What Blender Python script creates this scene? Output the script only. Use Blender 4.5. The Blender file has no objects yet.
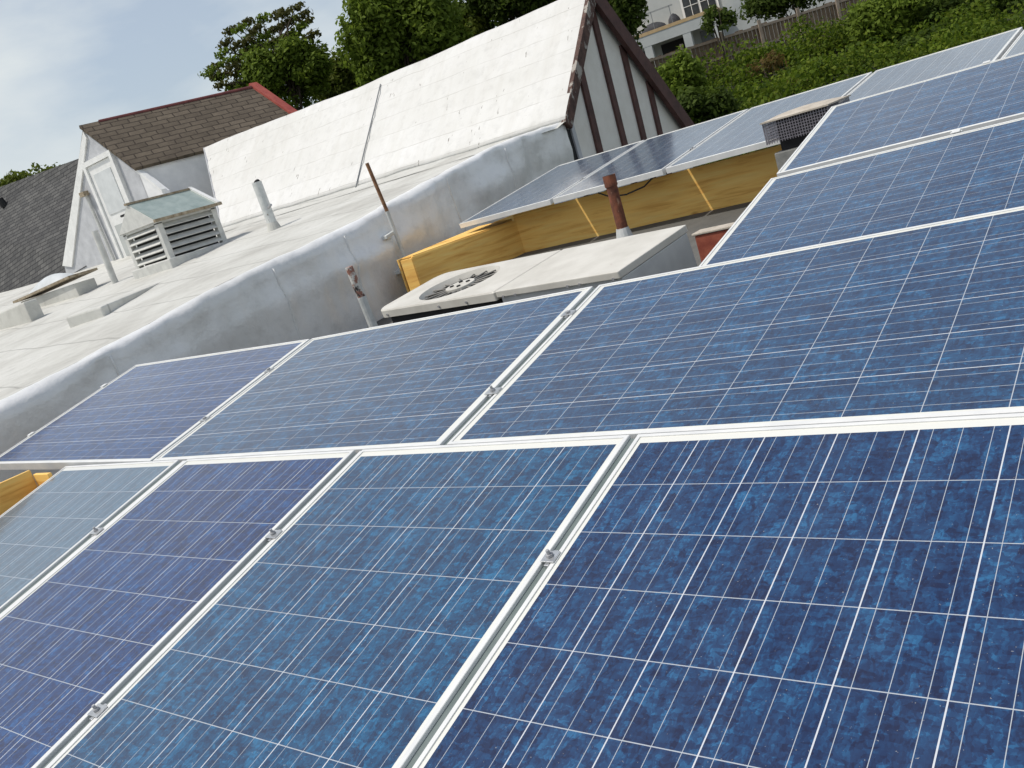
import bpy, math, random
import numpy as np
from mathutils import Vector, Matrix, noise as mnoise

random.seed(7); rng = np.random.default_rng(11)
scene = bpy.context.scene
COL = scene.collection

# ------------------------------------------------------------------ camera
CAM = Vector((1.19136, -1.73750, 0.70244))
RX = Vector((0.76117, 0.57817, -0.29385))
RY = Vector((-0.08297, -0.36255, -0.92826))     # image down
RZ = Vector((-0.64323, 0.73094, -0.22799))      # forward
FPX = 908.18
cd = bpy.data.cameras.new('camera'); cam = bpy.data.objects.new('camera', cd); COL.objects.link(cam)
cd.sensor_width = 36.0; cd.lens = FPX / 1024 * 36.0; cd.clip_start = 0.02; cd.clip_end = 3000
M = Matrix.Identity(4)
for i in range(3):
    M[i][0] = RX[i]; M[i][1] = -RY[i]; M[i][2] = -RZ[i]; M[i][3] = CAM[i]
cam.matrix_world = M
scene.camera = cam
FW = Vector((-0.661, 0.751, 0)).normalized(); RT = Vector((0.751, 0.661, 0)).normalized()

# ------------------------------------------------------------------ sky, sun, exposure
SUN_TO = Vector((0.35, 0.42, -1.0)).normalized()   # direction the light travels
sd = -SUN_TO
elev = math.asin(sd.z); azim = math.atan2(sd.x, sd.y)
world = bpy.data.worlds.new('World'); scene.world = world; world.use_nodes = True
nt = world.node_tree; nt.nodes.clear()
wo = nt.nodes.new('ShaderNodeOutputWorld')
sky = nt.nodes.new('ShaderNodeTexSky'); sky.sky_type = 'NISHITA'; sky.sun_disc = False
sky.sun_elevation = elev; sky.sun_rotation = azim; sky.dust_density = 2.0; sky.air_density = 1.0
b1 = nt.nodes.new('ShaderNodeBackground'); b1.inputs[1].default_value = 0.15
nt.links.new(sky.outputs[0], b1.inputs[0])
b2 = nt.nodes.new('ShaderNodeBackground'); b2.inputs[0].default_value = (0.63, 0.675, 0.69, 1); b2.inputs[1].default_value = 1.40
tc = nt.nodes.new('ShaderNodeTexCoord')
mp = nt.nodes.new('ShaderNodeMapping'); mp.inputs['Scale'].default_value = (1.0, 1.0, 2.6)
nz = nt.nodes.new('ShaderNodeTexNoise'); nz.inputs['Scale'].default_value = 3.2; nz.inputs['Detail'].default_value = 6; nz.inputs['Roughness'].default_value = 0.52
rp = nt.nodes.new('ShaderNodeValToRGB'); rp.color_ramp.elements[0].position = 0.38; rp.color_ramp.elements[0].color = (0.36,) * 3 + (1,)
rp.color_ramp.elements[1].position = 0.62; rp.color_ramp.elements[1].color = (1.0,) * 3 + (1,)
mx = nt.nodes.new('ShaderNodeMixShader')
nt.links.new(tc.outputs['Generated'], mp.inputs[0]); nt.links.new(mp.outputs[0], nz.inputs['Vector'])
nt.links.new(nz.outputs['Fac'], rp.inputs[0]); sz = nt.nodes.new('ShaderNodeSeparateXYZ'); nt.links.new(tc.outputs['Generated'], sz.inputs[0])
rz = nt.nodes.new('ShaderNodeValToRGB'); rz.color_ramp.elements[0].position = 0.38; rz.color_ramp.elements[0].color = (1, 1, 1, 1); rz.color_ramp.elements[1].position = 0.85; rz.color_ramp.elements[1].color = (0.12, 0.12, 0.12, 1)
nt.links.new(sz.outputs[2], rz.inputs[0])
mm = nt.nodes.new('ShaderNodeMath'); mm.operation = 'MULTIPLY'; nt.links.new(rp.outputs[0], mm.inputs[0]); nt.links.new(rz.outputs[0], mm.inputs[1])
nt.links.new(mm.outputs[0], mx.inputs[0])
nt.links.new(b1.outputs[0], mx.inputs[1]); nt.links.new(b2.outputs[0], mx.inputs[2]); nt.links.new(mx.outputs[0], wo.inputs[0])

sl = bpy.data.lights.new('sun', 'SUN'); sl.energy = 3.4; sl.angle = math.radians(0.6); sl.color = (1.0, 0.95, 0.86)
so = bpy.data.objects.new('sun', sl); COL.objects.link(so)
so.rotation_euler = SUN_TO.to_track_quat('-Z', 'Y').to_euler(); so.location = (0, 0, 30)
scene.view_settings.view_transform = 'Standard'; scene.view_settings.look = 'None'
scene.view_settings.exposure = -0.27; scene.view_settings.gamma = 1.0; scene.view_settings.use_curve_mapping = False

# ------------------------------------------------------------------ helpers
def at(x, y, d):
    """point at depth d along the ray of a photo pixel (used to survey far things)"""
    return CAM + (RX * ((x - 512) / FPX) + RY * ((y - 384) / FPX) + RZ) * d

class MB:
    def __init__(s): s.v = []; s.f = []
    def add(s, vs, fs):
        n = len(s.v); s.v += [tuple(p) for p in vs]; s.f += [tuple(i + n for i in f) for f in fs]; return s
    def quad(s, a, b, c, d): return s.add([a, b, c, d], [(0, 1, 2, 3)])
    def box(s, x0, x1, y0, y1, z0, z1):
        return s.add([(x0,y0,z0),(x1,y0,z0),(x1,y1,z0),(x0,y1,z0),(x0,y0,z1),(x1,y0,z1),(x1,y1,z1),(x0,y1,z1)],
                     [(3,2,1,0),(4,5,6,7),(0,1,5,4),(1,2,6,5),(2,3,7,6),(3,0,4,7)])
    def obox(s, o, u, v, w):
        o, u, v, w = Vector(o), Vector(u), Vector(v), Vector(w)
        p = [o, o+u, o+u+v, o+v, o+w, o+u+w, o+u+v+w, o+v+w]
        f = [(3,2,1,0),(4,5,6,7),(0,1,5,4),(1,2,6,5),(2,3,7,6),(3,0,4,7)]
        if u.cross(v).dot(w) < 0: f = [tuple(reversed(q)) for q in f]
        return s.add(p, f)
    def prism(s, poly, d):
        d = Vector(d); n = len(poly); p = [Vector(q) for q in poly]
        vs = p + [q + d for q in p]
        return s.add(vs, [tuple(range(n)), tuple(range(2*n-1, n-1, -1))] + [((i+1) % n, i, n+i, n+(i+1) % n) for i in range(n)])
    def tube(s, pts, r, n=12, cap=True):
        pts = [Vector(p) for p in pts]; k = len(pts); rr = r if isinstance(r, (list, tuple)) else [r]*k
        t0 = (pts[-1]-pts[0]).normalized(); a = t0.orthogonal().normalized()
        vs = []
        for i, p in enumerate(pts):
            t = (pts[min(i+1, k-1)] - pts[max(i-1, 0)]).normalized()
            a = (a - t*a.dot(t)).normalized(); b = t.cross(a)
            for j in range(n):
                g = 2*math.pi*j/n; vs.append(p + (a*math.cos(g) + b*math.sin(g))*rr[i])
        fs = [(i*n+j, i*n+(j+1) % n, (i+1)*n+(j+1) % n, (i+1)*n+j) for i in range(k-1) for j in range(n)]
        if cap: fs += [tuple(reversed(range(n))), tuple((k-1)*n+j for j in range(n))]
        return s.add(vs, fs)
    def grid(s, rows):
        n = len(rows[0]); vs = [p for r in rows for p in r]
        return s.add(vs, [(i*n+j, i*n+j+1, (i+1)*n+j+1, (i+1)*n+j) for i in range(len(rows)-1) for j in range(n-1)])
    def mesh(s, name):
        me = bpy.data.meshes.new(name); me.from_pydata(s.v, [], s.f); me.update(); return me
    def build(s, name, m, parent=None, bevel=0, smooth=False, seg=2):
        return link(name, s.mesh(name), m, parent, bevel, smooth, seg)

def link(name, me, m, parent=None, bevel=0, smooth=False, seg=2):
    o = bpy.data.objects.new(name, me); COL.objects.link(o)
    if m is not None and not me.materials: me.materials.append(m)
    if parent: o.parent = parent
    if smooth: me.polygons.foreach_set('use_smooth', [True]*len(me.polygons))
    if bevel:
        b = o.modifiers.new('bevel', 'BEVEL'); b.width = bevel; b.segments = seg; b.limit_method = 'ANGLE'
    return o

def tag(o, label=None, cat=None, group=None, kind=None):
    if label: o['label'] = label
    if cat: o['category'] = cat
    if group: o['group'] = group
    if kind: o['kind'] = kind
    return o

def thing(name, label, cat, loc=(0, 0, 0), group=None):
    o = bpy.data.objects.new(name, None); COL.objects.link(o); o.empty_display_size = 0.1
    o['label'] = label; o['category'] = cat
    if group: o['group'] = group
    return o           # parts are modelled in world coordinates, base() moves the empty under them afterwards

def base(o, loc):
    """put the empty at the thing's base without moving its parts"""
    loc = Vector(loc); o.location = loc
    for c in o.children:
        if c.location.length < 1e-9: c.location = -loc
    return o

def fbm(x, y, z=0, s=1.0, oc=4):
    return mnoise.fractal(Vector((x*s, y*s, z*s)), 1.0, 2.0, oc)

# ------------------------------------------------------------------ materials
class N:
    """tiny node builder"""
    def __init__(s, name):
        s.m = bpy.data.materials.new(name); s.m.use_nodes = True; s.t = s.m.node_tree
        s.b = s.t.nodes['Principled BSDF']; s.out = s.t.nodes['Material Output']
        s._tc = None
    def n(s, typ, **kw):
        o = s.t.nodes.new(typ)
        for k, v in kw.items(): setattr(o, k, v)
        return o
    def l(s, a, b): s.t.links.new(a, b)
    def co(s, scale=(1, 1, 1), rot=(0, 0, 0)):
        if not s._tc: s._tc = s.n('ShaderNodeTexCoord')
        m = s.n('ShaderNodeMapping'); m.inputs['Scale'].default_value = scale; m.inputs['Rotation'].default_value = rot
        s.l(s._tc.outputs['Object'], m.inputs[0]); return m.outputs[0]
    def noise(s, scale, detail=4, rough=0.55, vec=None, dist=0.0):
        o = s.n('ShaderNodeTexNoise'); o.inputs['Scale'].default_value = scale; o.inputs['Detail'].default_value = detail
        o.inputs['Roughness'].default_value = rough; o.inputs['Distortion'].default_value = dist
        s.l(vec if vec is not None else s.co(), o.inputs['Vector']); return o.outputs['Fac']
    def ramp(s, fac, stops):
        r = s.n('ShaderNodeValToRGB'); e = r.color_ramp.elements
        while len(e) < len(stops): e.new(0.5)
        for q, (p, c) in zip(e, stops):
            q.position = p; q.color = (c if len(c) == 4 else tuple(c) + (1,)) if not isinstance(c, (int, float)) else (c, c, c, 1)
        s.l(fac, r.inputs[0]); return r.outputs[0]
    def math(s, op, a, b=None, c=None):
        o = s.n('ShaderNodeMath', operation=op)
        for i, v in enumerate((a, b, c)):
            if v is None: continue
            if isinstance(v, (int, float)): o.inputs[i].default_value = v
            else: s.l(v, o.inputs[i])
        return o.outputs[0]
    def mix(s, fac, a, b, typ='MIX'):
        o = s.n('ShaderNodeMix', data_type='RGBA', blend_type=typ)
        for i, v in ((0, fac), (6, a), (7, b)):
            if isinstance(v, (int, float)): o.inputs[i].default_value = v
            elif isinstance(v, tuple): o.inputs[i].default_value = v if len(v) == 4 else v + (1,)
            else: s.l(v, o.inputs[i])
        return o.outputs[2]
    def set(s, col=None, rough=None, metal=None, spec=None, bump=None, bstr=0.3, bdist=0.01):
        for k, v in (('Base Color', col), ('Roughness', rough), ('Metallic', metal), ('Specular IOR Level', spec)):
            if v is None: continue
            if isinstance(v, (int, float)): s.b.inputs[k].default_value = v
            elif isinstance(v, tuple): s.b.inputs[k].default_value = v if len(v) == 4 else v + (1,)
            else: s.l(v, s.b.inputs[k])
        if bump is not None:
            b = s.n('ShaderNodeBump'); b.inputs['Strength'].default_value = bstr; b.inputs['Distance'].default_value = bdist
            s.l(bump, b.inputs['Height']); s.l(b.outputs[0], s.b.inputs['Normal'])
        return s.m

def simple(name, c1, c2, scale=6, rough=0.6, metal=0, bstr=0.2, bscale=60, bdist=0.004, lo=0.35, hi=0.65, stretch=(1, 1, 1), spec=0.5, spots=None):
    m = N(name); v = m.co(stretch)
    f = m.noise(scale, 6, 0.6, v)
    col = m.ramp(f, [(lo, c1), (hi, c2)])
    if spots:                                     # (colour, scale, threshold)
        g = m.noise(spots[1], 5, 0.6, m.co((1, 1, 0.6)))
        col = m.mix(m.ramp(g, [(spots[2], 0), (spots[2] + 0.05, 1)]), col, spots[0])
    return m.set(col, rough, metal, spec, m.noise(bscale, 4, 0.6, v), bstr, bdist)

def make_cells():
    m = N('solar_cells')
    tcn = m.n('ShaderNodeTexCoord'); sp = m.n('ShaderNodeSeparateXYZ'); m.l(tcn.outputs['Object'], sp.inputs[0])
    x, y = sp.outputs[0], sp.outputs[1]
    cx = m.math('DIVIDE', m.math('SUBTRACT', x, 0.0205), 0.1585); cy = m.math('DIVIDE', m.math('SUBTRACT', y, 0.0325), 0.1585)
    fx = m.math('FRACT', cx); fy = m.math('FRACT', cy)
    dx = m.math('MINIMUM', fx, m.math('SUBTRACT', 1.0, fx)); dy = m.math('MINIMUM', fy, m.math('SUBTRACT', 1.0, fy))
    gx = m.math('LESS_THAN', dx, 0.0078); gy = m.math('LESS_THAN', dy, 0.0062)
    inside = m.math('MULTIPLY', m.math('MULTIPLY', m.math('GREATER_THAN', cx, 0.01), m.math('LESS_THAN', cx, 5.99)),
                    m.math('MULTIPLY', m.math('GREATER_THAN', cy, 0.01), m.math('LESS_THAN', cy, 9.99)))
    fb = m.math('FRACT', m.math('MULTIPLY', cx, 3.0))
    bus = m.math('LESS_THAN', m.math('ABSOLUTE', m.math('SUBTRACT', fb, 0.5)), 0.0115)
    # crystal grains: object coordinate shifted per panel
    ai = m.n('ShaderNodeAttribute', attribute_type='OBJECT', attribute_name='grain')
    at_ = m.n('ShaderNodeAttribute', attribute_type='OBJECT', attribute_name='tint')
    # offset per cell too, so grains break at the cell borders
    cb = m.n('ShaderNodeCombineXYZ')
    m.l(m.math('FLOOR', cx), cb.inputs[0]); m.l(m.math('FLOOR', cy), cb.inputs[1]); m.l(ai.outputs['Fac'], cb.inputs[2])
    wn = m.n('ShaderNodeTexWhiteNoise', noise_dimensions='3D'); m.l(cb.outputs[0], wn.inputs['Vector'])
    off = m.n('ShaderNodeVectorMath', operation='MULTIPLY_ADD'); m.l(wn.outputs['Color'], off.inputs[0]); off.inputs[1].default_value = (9, 9, 9); m.l(tcn.outputs['Object'], off.inputs[2])
    warp = m.n('ShaderNodeTexNoise'); warp.inputs['Scale'].default_value = 26; warp.inputs['Detail'].default_value = 5; warp.inputs['Roughness'].default_value = 0.65; m.l(off.outputs[0], warp.inputs['Vector'])
    wv = m.n('ShaderNodeVectorMath', operation='MULTIPLY_ADD'); m.l(warp.outputs['Color'], wv.inputs[0]); wv.inputs[1].default_value = (0.026, 0.020, 0.0); m.l(off.outputs[0], wv.inputs[2])
    vals = []
    for sc, st, ro in ((52, (1.0, 0.36, 1), -0.5), (120, (0.36, 1, 1), 0.8), (210, (1, 0.45, 1), 2.0)):
        mpv = m.n('ShaderNodeMapping'); mpv.inputs['Scale'].default_value = st; mpv.inputs['Rotation'].default_value = (0, 0, ro); m.l(wv.outputs[0], mpv.inputs[0])
        vo = m.n('ShaderNodeTexVoronoi', distance='MANHATTAN'); vo.inputs['Scale'].default_value = sc; m.l(mpv.outputs[0], vo.inputs['Vector'])
        s3 = m.n('ShaderNodeSeparateColor'); m.l(vo.outputs['Color'], s3.inputs[0]); vals.append(s3.outputs[0])
    nzv = m.n('ShaderNodeTexNoise'); nzv.inputs['Scale'].default_value = 26; nzv.inputs['Detail'].default_value = 7; nzv.inputs['Roughness'].default_value = 0.72; m.l(off.outputs[0], nzv.inputs['Vector'])
    g = m.math('ADD', m.math('MULTIPLY', vals[0], 0.24), m.math('MULTIPLY', vals[1], 0.25))
    g = m.math('ADD', g, m.math('MULTIPLY', vals[2], 0.20))
    g = m.math('ADD', g, m.math('MULTIPLY', nzv.outputs['Fac'], 0.42))
    g = m.math('ADD', g, m.math('MULTIPLY', m.math('SUBTRACT', wn.outputs['Value'], 0.5), 0.07))
    navy = m.ramp(g, [(0.30, (0.0105, 0.0170, 0.054)), (0.50, (0.0135, 0.035, 0.100)), (0.66, (0.0160, 0.056, 0.145)), (0.88, (0.026, 0.125, 0.27))])
    viol = m.ramp(g, [(0.30, (0.0080, 0.0135, 0.058)), (0.50, (0.0090, 0.027, 0.112)), (0.66, (0.0090, 0.045, 0.165)), (0.88, (0.013, 0.095, 0.28))])
    teal = m.ramp(g, [(0.28, (0.017, 0.031, 0.075)), (0.50, (0.018, 0.056, 0.128)), (0.66, (0.019, 0.086, 0.185)), (0.88, (0.027, 0.155, 0.31))])
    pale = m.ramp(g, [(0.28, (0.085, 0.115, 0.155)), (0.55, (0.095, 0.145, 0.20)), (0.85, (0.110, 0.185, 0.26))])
    t = at_.outputs['Fac']
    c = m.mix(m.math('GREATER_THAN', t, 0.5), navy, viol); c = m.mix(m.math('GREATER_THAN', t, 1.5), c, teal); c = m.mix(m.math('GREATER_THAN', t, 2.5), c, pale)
    dust_sky_tint = m.ramp(g, [(0.28, (0.050, 0.064, 0.098)), (0.52, (0.058, 0.084, 0.135)), (0.85, (0.070, 0.125, 0.20))])  # far panels: dust plus pale sky reflection, both put into the cell colour
    c = m.mix(m.math('GREATER_THAN', t, 3.5), c, dust_sky_tint)
    midb = m.ramp(g, [(0.28, (0.016, 0.028, 0.070)), (0.50, (0.020, 0.050, 0.118)), (0.66, (0.023, 0.074, 0.165)), (0.88, (0.032, 0.145, 0.30))])
    c = m.mix(m.math('GREATER_THAN', t, 4.5), c, midb)
    c = m.mix(bus, c, (0.42, 0.45, 0.48))
    c = m.mix(gy, c, (0.42, 0.45, 0.49))
    c = m.mix(gx, c, (0.60, 0.62, 0.65))
    c = m.mix(inside, (0.74, 0.735, 0.68), c)
    # thin dust film, thicker in streaks
    d = m.noise(7, 6, 0.65, m.co((1, 0.35, 1)))
    c = m.mix(m.math('MULTIPLY', m.ramp(d, [(0.35, 0), (0.75, 1)]), 0.03), c, (0.40, 0.38, 0.34))
    sp1 = m.noise(240, 2, 0.5); c = m.mix(m.math('MULTIPLY', m.ramp(sp1, [(0.735, 0), (0.76, 1)]), 0.5), c, (0.55, 0.52, 0.46))
    m.set(c, 0.45, 0, 0.12)
    m.b.inputs['Sheen Weight'].default_value = 0.03; m.b.inputs['Sheen Roughness'].default_value = 0.4
    m.b.inputs['Coat Weight'].default_value = 1.0; m.b.inputs['Coat IOR'].default_value = 1.39
    m.l(m.ramp(d, [(0.3, 0.10), (0.8, 0.20)]), m.b.inputs['Coat Roughness'])
    return m.m

MAT = {}
MAT['cells'] = make_cells()
MAT['frame'] = simple('white_anodised_frame', (0.66, 0.665, 0.66), (0.76, 0.76, 0.74), 9, 0.38, 0.0, 0.05, 90)
MAT['rail'] = simple('grey_rail', (0.12, 0.155, 0.15), (0.16, 0.195, 0.19), 9, 0.55, 0.0, 0.1, 90)
MAT['clamp'] = simple('aluminium_clamp', (0.45, 0.46, 0.47), (0.62, 0.63, 0.63), 30, 0.35, 0.7, 0.1, 200)
MAT['bolt'] = simple('steel_bolt', (0.34, 0.34, 0.35), (0.46, 0.46, 0.47), 60, 0.45, 0.4, 0.1, 300)

def make_plywood():
    m = N('plywood'); v = m.co((0.9, 0.9, 13.0))
    f = m.noise(2.2, 7, 0.6, v, 0.8)
    col = m.ramp(f, [(0.30, (0.74, 0.37, 0.085)), (0.46, (0.96, 0.58, 0.155)), (0.7, (0.98, 0.68, 0.23))])
    k = m.n('ShaderNodeTexVoronoi'); k.inputs['Scale'].default_value = 2.2; m.l(m.co((1, 1, 1.7)), k.inputs['Vector'])
    col = m.mix(m.ramp(k.outputs['Distance'], [(0.03, 1), (0.10, 0)]), col, (0.36, 0.15, 0.03))
    st = m.noise(1.3, 4, 0.6, m.co((0.7, 0.7, 5)))
    col = m.mix(m.math('MULTIPLY', m.ramp(st, [(0.52, 0), (0.68, 1)]), 0.45), col, (0.60, 0.27, 0.055))
    return m.set(col, 0.62, 0, 0.3, m.noise(30, 4, 0.6, v), 0.15, 0.003)
MAT['ply'] = make_plywood()
MAT['ac'] = simple('beige_enamel', (0.55, 0.525, 0.465), (0.66, 0.635, 0.575), 5, 0.5, 0, 0.05, 40, spots=((0.42, 0.31, 0.24), 22, 0.70))
MAT['galv'] = simple('galvanised_casing', (0.50, 0.51, 0.51), (0.60, 0.61, 0.60), 6, 0.5, 0.1)
MAT['ac_grille'] = simple('grille_grey', (0.20, 0.19, 0.17), (0.30, 0.285, 0.26), 20, 0.55)
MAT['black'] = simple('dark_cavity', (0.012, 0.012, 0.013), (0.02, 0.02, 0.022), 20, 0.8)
MAT['mesh_metal'] = simple('galvanised_wire', (0.16, 0.15, 0.17), (0.26, 0.25, 0.28), 40, 0.5, 0.2)
MAT['cap'] = simple('chimney_cap_cement', (0.42, 0.37, 0.30), (0.56, 0.50, 0.42), 18, 0.85)
MAT['stack'] = simple('grey_stucco', (0.16, 0.165, 0.155), (0.24, 0.24, 0.225), 14, 0.9, 0, 0.5, 120)
MAT['rust'] = simple('rusted_iron', (0.085, 0.032, 0.020), (0.26, 0.088, 0.045), 16, 0.85, 0, 0.5, 90, spots=((0.36, 0.20, 0.13), 30, 0.62))
MAT['rustpole'] = simple('rusty_conduit', (0.16, 0.075, 0.035), (0.30, 0.16, 0.08), 30, 0.8)
MAT['peeling'] = simple('peeling_paint_pipe', (0.60, 0.59, 0.55), (0.30, 0.14, 0.10), 14, 0.75, 0, 0.5, 60, lo=0.47, hi=0.53, spots=((0.03, 0.025, 0.025), 12, 0.57))
MAT['whitepipe'] = simple('white_painted_pipe', (0.48, 0.50, 0.49), (0.64, 0.65, 0.63), 15, 0.6, spots=((0.16, 0.13, 0.10), 28, 0.68))
MAT['redpaint'] = simple('red_painted_brick', (0.22, 0.045, 0.025), (0.36, 0.10, 0.055), 12, 0.8, 0, 0.4, 60, spots=((0.05, 0.02, 0.02), 16, 0.68))

def make_membrane(name, c1, c2, c3, rough, seam=0.0, crack=False, rot=0.15, bs=0.35):
    m = N(name)
    f = m.noise(1.1, 7, 0.62, m.co((1, 1, 1)))
    col = m.ramp(f, [(0.30, c1), (0.50, c2), (0.72, c3)])
    g = m.noise(9, 5, 0.65); col = m.mix(m.math('MULTIPLY', m.ramp(g, [(0.5, 0), (0.75, 1)]), 0.28), col, tuple(q*0.55 for q in c1))
    if seam:
        w = m.n('ShaderNodeTexWave', wave_type='BANDS', bands_direction='Y'); w.inputs['Scale'].default_value = seam; w.inputs['Distortion'].default_value = 1.2; w.inputs['Detail'].default_value = 3; w.inputs['Detail Scale'].default_value = 1.2
        m.l(m.co((1, 1, 1), (0, 0, rot)), w.inputs['Vector'])
        col = m.mix(m.math('MULTIPLY', m.ramp(w.outputs['Fac'], [(0.0, 1), (0.004, 0)]), 0.5), col, tuple(q*0.45 for q in c1))
    if crack:
        cr = m.noise(2.6, 3, 0.5, m.co((2.2, 0.9, 0.9), (0.0, 0.25, 0.0)))
        cr2 = m.noise(30, 3, 0.5, m.co((1.0, 0.25, 0.25)))
        col = m.mix(m.math('MULTIPLY', m.ramp(cr, [(0.585, 0), (0.61, 1)]), m.ramp(cr2, [(0.655, 0), (0.68, 1)])), col, (0.20, 0.18, 0.16))
        sx = m.n('ShaderNodeSeparateXYZ'); m.l(m.co(), sx.inputs[0])
        wz = m.math('ADD', m.math('MULTIPLY', m.math('ADD', sx.outputs[2], m.math('MULTIPLY', sx.outputs[0], 0.02)), 4.4), m.math('MULTIPLY', m.noise(1.6, 4, 0.6), 0.22))
        fz = m.math('FRACT', wz)
        col = m.mix(m.math('MULTIPLY', m.math('LESS_THAN', fz, 0.035), m.ramp(m.noise(3.5, 3, 0.6), [(0.35, 0.15), (0.6, 0.75)])), col, (0.46, 0.45, 0.42))
        wl = m.n('ShaderNodeTexWhiteNoise', noise_dimensions='1D'); m.l(m.math('FLOOR', wz), wl.inputs['W'])
        col = m.mix(m.math('MULTIPLY', wl.outputs['Value'], 0.22), col, (0.60, 0.59, 0.55))
        stv = m.noise(1.0, 5, 0.65, m.co((7.0, 0.7, 0.7)))
        col = m.mix(m.math('MULTIPLY', m.ramp(stv, [(0.45, 0), (0.75, 1)]), 0.32), col, (0.52, 0.50, 0.45))
    m.set(col, rough, 0, 0.4, m.math('ADD', m.noise(5, 5, 0.6), m.math('MULTIPLY', m.noise(45, 3, 0.6), 0.18)), bs, 0.03)
    return m.m
MAT['wallmem'] = make_membrane('silver_coated_membrane', (0.72, 0.72, 0.70), (0.79, 0.79, 0.78), (0.86, 0.865, 0.87), 0.34)
MAT['wallmem'].node_tree.nodes['Principled BSDF'].inputs['Metallic'].default_value = 0.15
MAT['roofmem'] = make_membrane('dirty_white_roof_membrane', (0.42, 0.41, 0.375), (0.55, 0.545, 0.505), (0.63, 0.625, 0.59), 0.85, seam=0.42)
MAT['owndeck'] = make_membrane('grey_roof_deck', (0.085, 0.083, 0.075), (0.12, 0.117, 0.107), (0.17, 0.165, 0.15), 0.85)
MAT['wroof'] = make_membrane('white_elastomeric_roof', (0.62, 0.615, 0.585), (0.68, 0.675, 0.65), (0.73, 0.725, 0.71), 0.8, crack=True, bs=0.16)
MAT['stucco'] = simple('cream_stucco', (0.74, 0.71, 0.645), (0.80, 0.775, 0.715), 7, 0.9, 0, 0.5, 160)
MAT['timber'] = simple('brown_timber', (0.058, 0.026, 0.022), (0.105, 0.046, 0.038), 10, 0.75, 0, 0.4, 60, spots=((0.30, 0.24, 0.20), 14, 0.70))
MAT['bargeold'] = simple('peeling_brown_barge', (0.055, 0.030, 0.024), (0.12, 0.065, 0.05), 14, 0.85, 0, 0.5, 60, spots=((0.36, 0.33, 0.29), 10, 0.56))
MAT['greywall'] = simple('pale_blue_grey_stucco', (0.42, 0.43, 0.45), (0.54, 0.55, 0.57), 5, 0.9, 0, 0.4, 120)
MAT['lightwall'] = simple('pale_wall', (0.70, 0.705, 0.71), (0.80, 0.80, 0.80), 5, 0.9, 0, 0.4, 120)
MAT['whitepaint'] = simple('white_paint', (0.72, 0.72, 0.70), (0.82, 0.82, 0.80), 8, 0.55)
MAT['hood'] = simple('grey_painted_sheet', (0.50, 0.50, 0.475), (0.62, 0.62, 0.585), 10, 0.6, spots=((0.25, 0.22, 0.18), 20, 0.70))
MAT['rusty_edge'] = simple('rust_stained_edge', (0.20, 0.15, 0.09), (0.40, 0.34, 0.25), 18, 0.8)
MAT['hoodglass'] = simple('green_wired_glass', (0.25, 0.31, 0.285), (0.36, 0.42, 0.39), 6, 0.22)
MAT['maroon'] = simple('maroon_ridge', (0.11, 0.025, 0.025), (0.17, 0.045, 0.04), 8, 0.7)
MAT['redcop'] = simple('red_coping', (0.27, 0.045, 0.035), (0.38, 0.085, 0.06), 8, 0.7)
MAT['dome'] = simple('milky_acrylic', (0.55, 0.57, 0.57), (0.66, 0.68, 0.68), 5, 0.35)

def make_shingle(name, c1, c2, c3, sx, sy, rot=(0, 0, 0)):
    m = N(name)
    b = m.n('ShaderNodeTexBrick'); b.offset = 0.5; b.inputs['Scale'].default_value = 1.0
    b.inputs['Brick Width'].default_value = sx; b.inputs['Row Height'].default_value = sy; b.inputs['Mortar Size'].default_value = 0.012; b.inputs['Mortar Smooth'].default_value = 0.4
    b.inputs['Color1'].default_value = c1 + (1,); b.inputs['Color2'].default_value = c2 + (1,); b.inputs['Mortar'].default_value = c3 + (1,); b.inputs['Bias'].default_value = 0.0
    uv = m.n('ShaderNodeUVMap'); wob = m.n('ShaderNodeTexNoise'); wob.inputs['Scale'].default_value = 5; m.l(uv.outputs[0], wob.inputs['Vector'])
    ad = m.n('ShaderNodeVectorMath', operation='MULTIPLY_ADD'); m.l(wob.outputs['Color'], ad.inputs[0]); ad.inputs[1].default_value = (0.05, 0.03, 0); m.l(uv.outputs[0], ad.inputs[2]); m.l(ad.outputs[0], b.inputs['Vector'])
    f = m.noise(3, 6, 0.65)
    col = m.mix(m.math('MULTIPLY', m.ramp(f, [(0.35, 0), (0.7, 1)]), 0.5), b.outputs['Color'], c3)
    m.set(col, 0.92, 0, 0.2, m.math('SUBTRACT', m.noise(80, 3), b.outputs['Fac']), 0.6, 0.012)
    return m.m
MAT['shingle'] = make_shingle('brown_shingles', (0.120, 0.098, 0.074), (0.175, 0.143, 0.108), (0.055, 0.044, 0.035), 0.30, 0.125)
MAT['shingle_dark'] = make_shingle('charcoal_shingles', (0.085, 0.085, 0.084), (0.140, 0.138, 0.132), (0.035, 0.035, 0.037), 0.30, 0.105)

def leafmat(name, cols, rough=0.55, trans=0.45):
    m = N(name)
    g = m.n('ShaderNodeNewGeometry')
    c = m.ramp(g.outputs['Random Per Island'], [(i/(len(cols)-1), q) for i, q in enumerate(cols)])
    big = m.noise(0.55, 3, 0.6); c = m.mix(m.math('MULTIPLY', m.ramp(big, [(0.35, 0), (0.65, 1)]), 0.4), c, tuple(q*0.55 for q in cols[0]))
    m.set(c, 0.7, 0, 0.18)
    tr = m.n('ShaderNodeBsdfTranslucent'); m.l(c, tr.inputs[0]); ms = m.n('ShaderNodeMixShader'); ms.inputs[0].default_value = trans
    m.l(m.b.outputs[0], ms.inputs[1]); m.l(tr.outputs[0], ms.inputs[2]); m.l(ms.outputs[0], m.out.inputs[0])
    return m.m
MAT['leaf'] = leafmat('leaf_green', [(0.100, 0.150, 0.018), (0.175, 0.250, 0.030), (0.250, 0.335, 0.050)])
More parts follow.
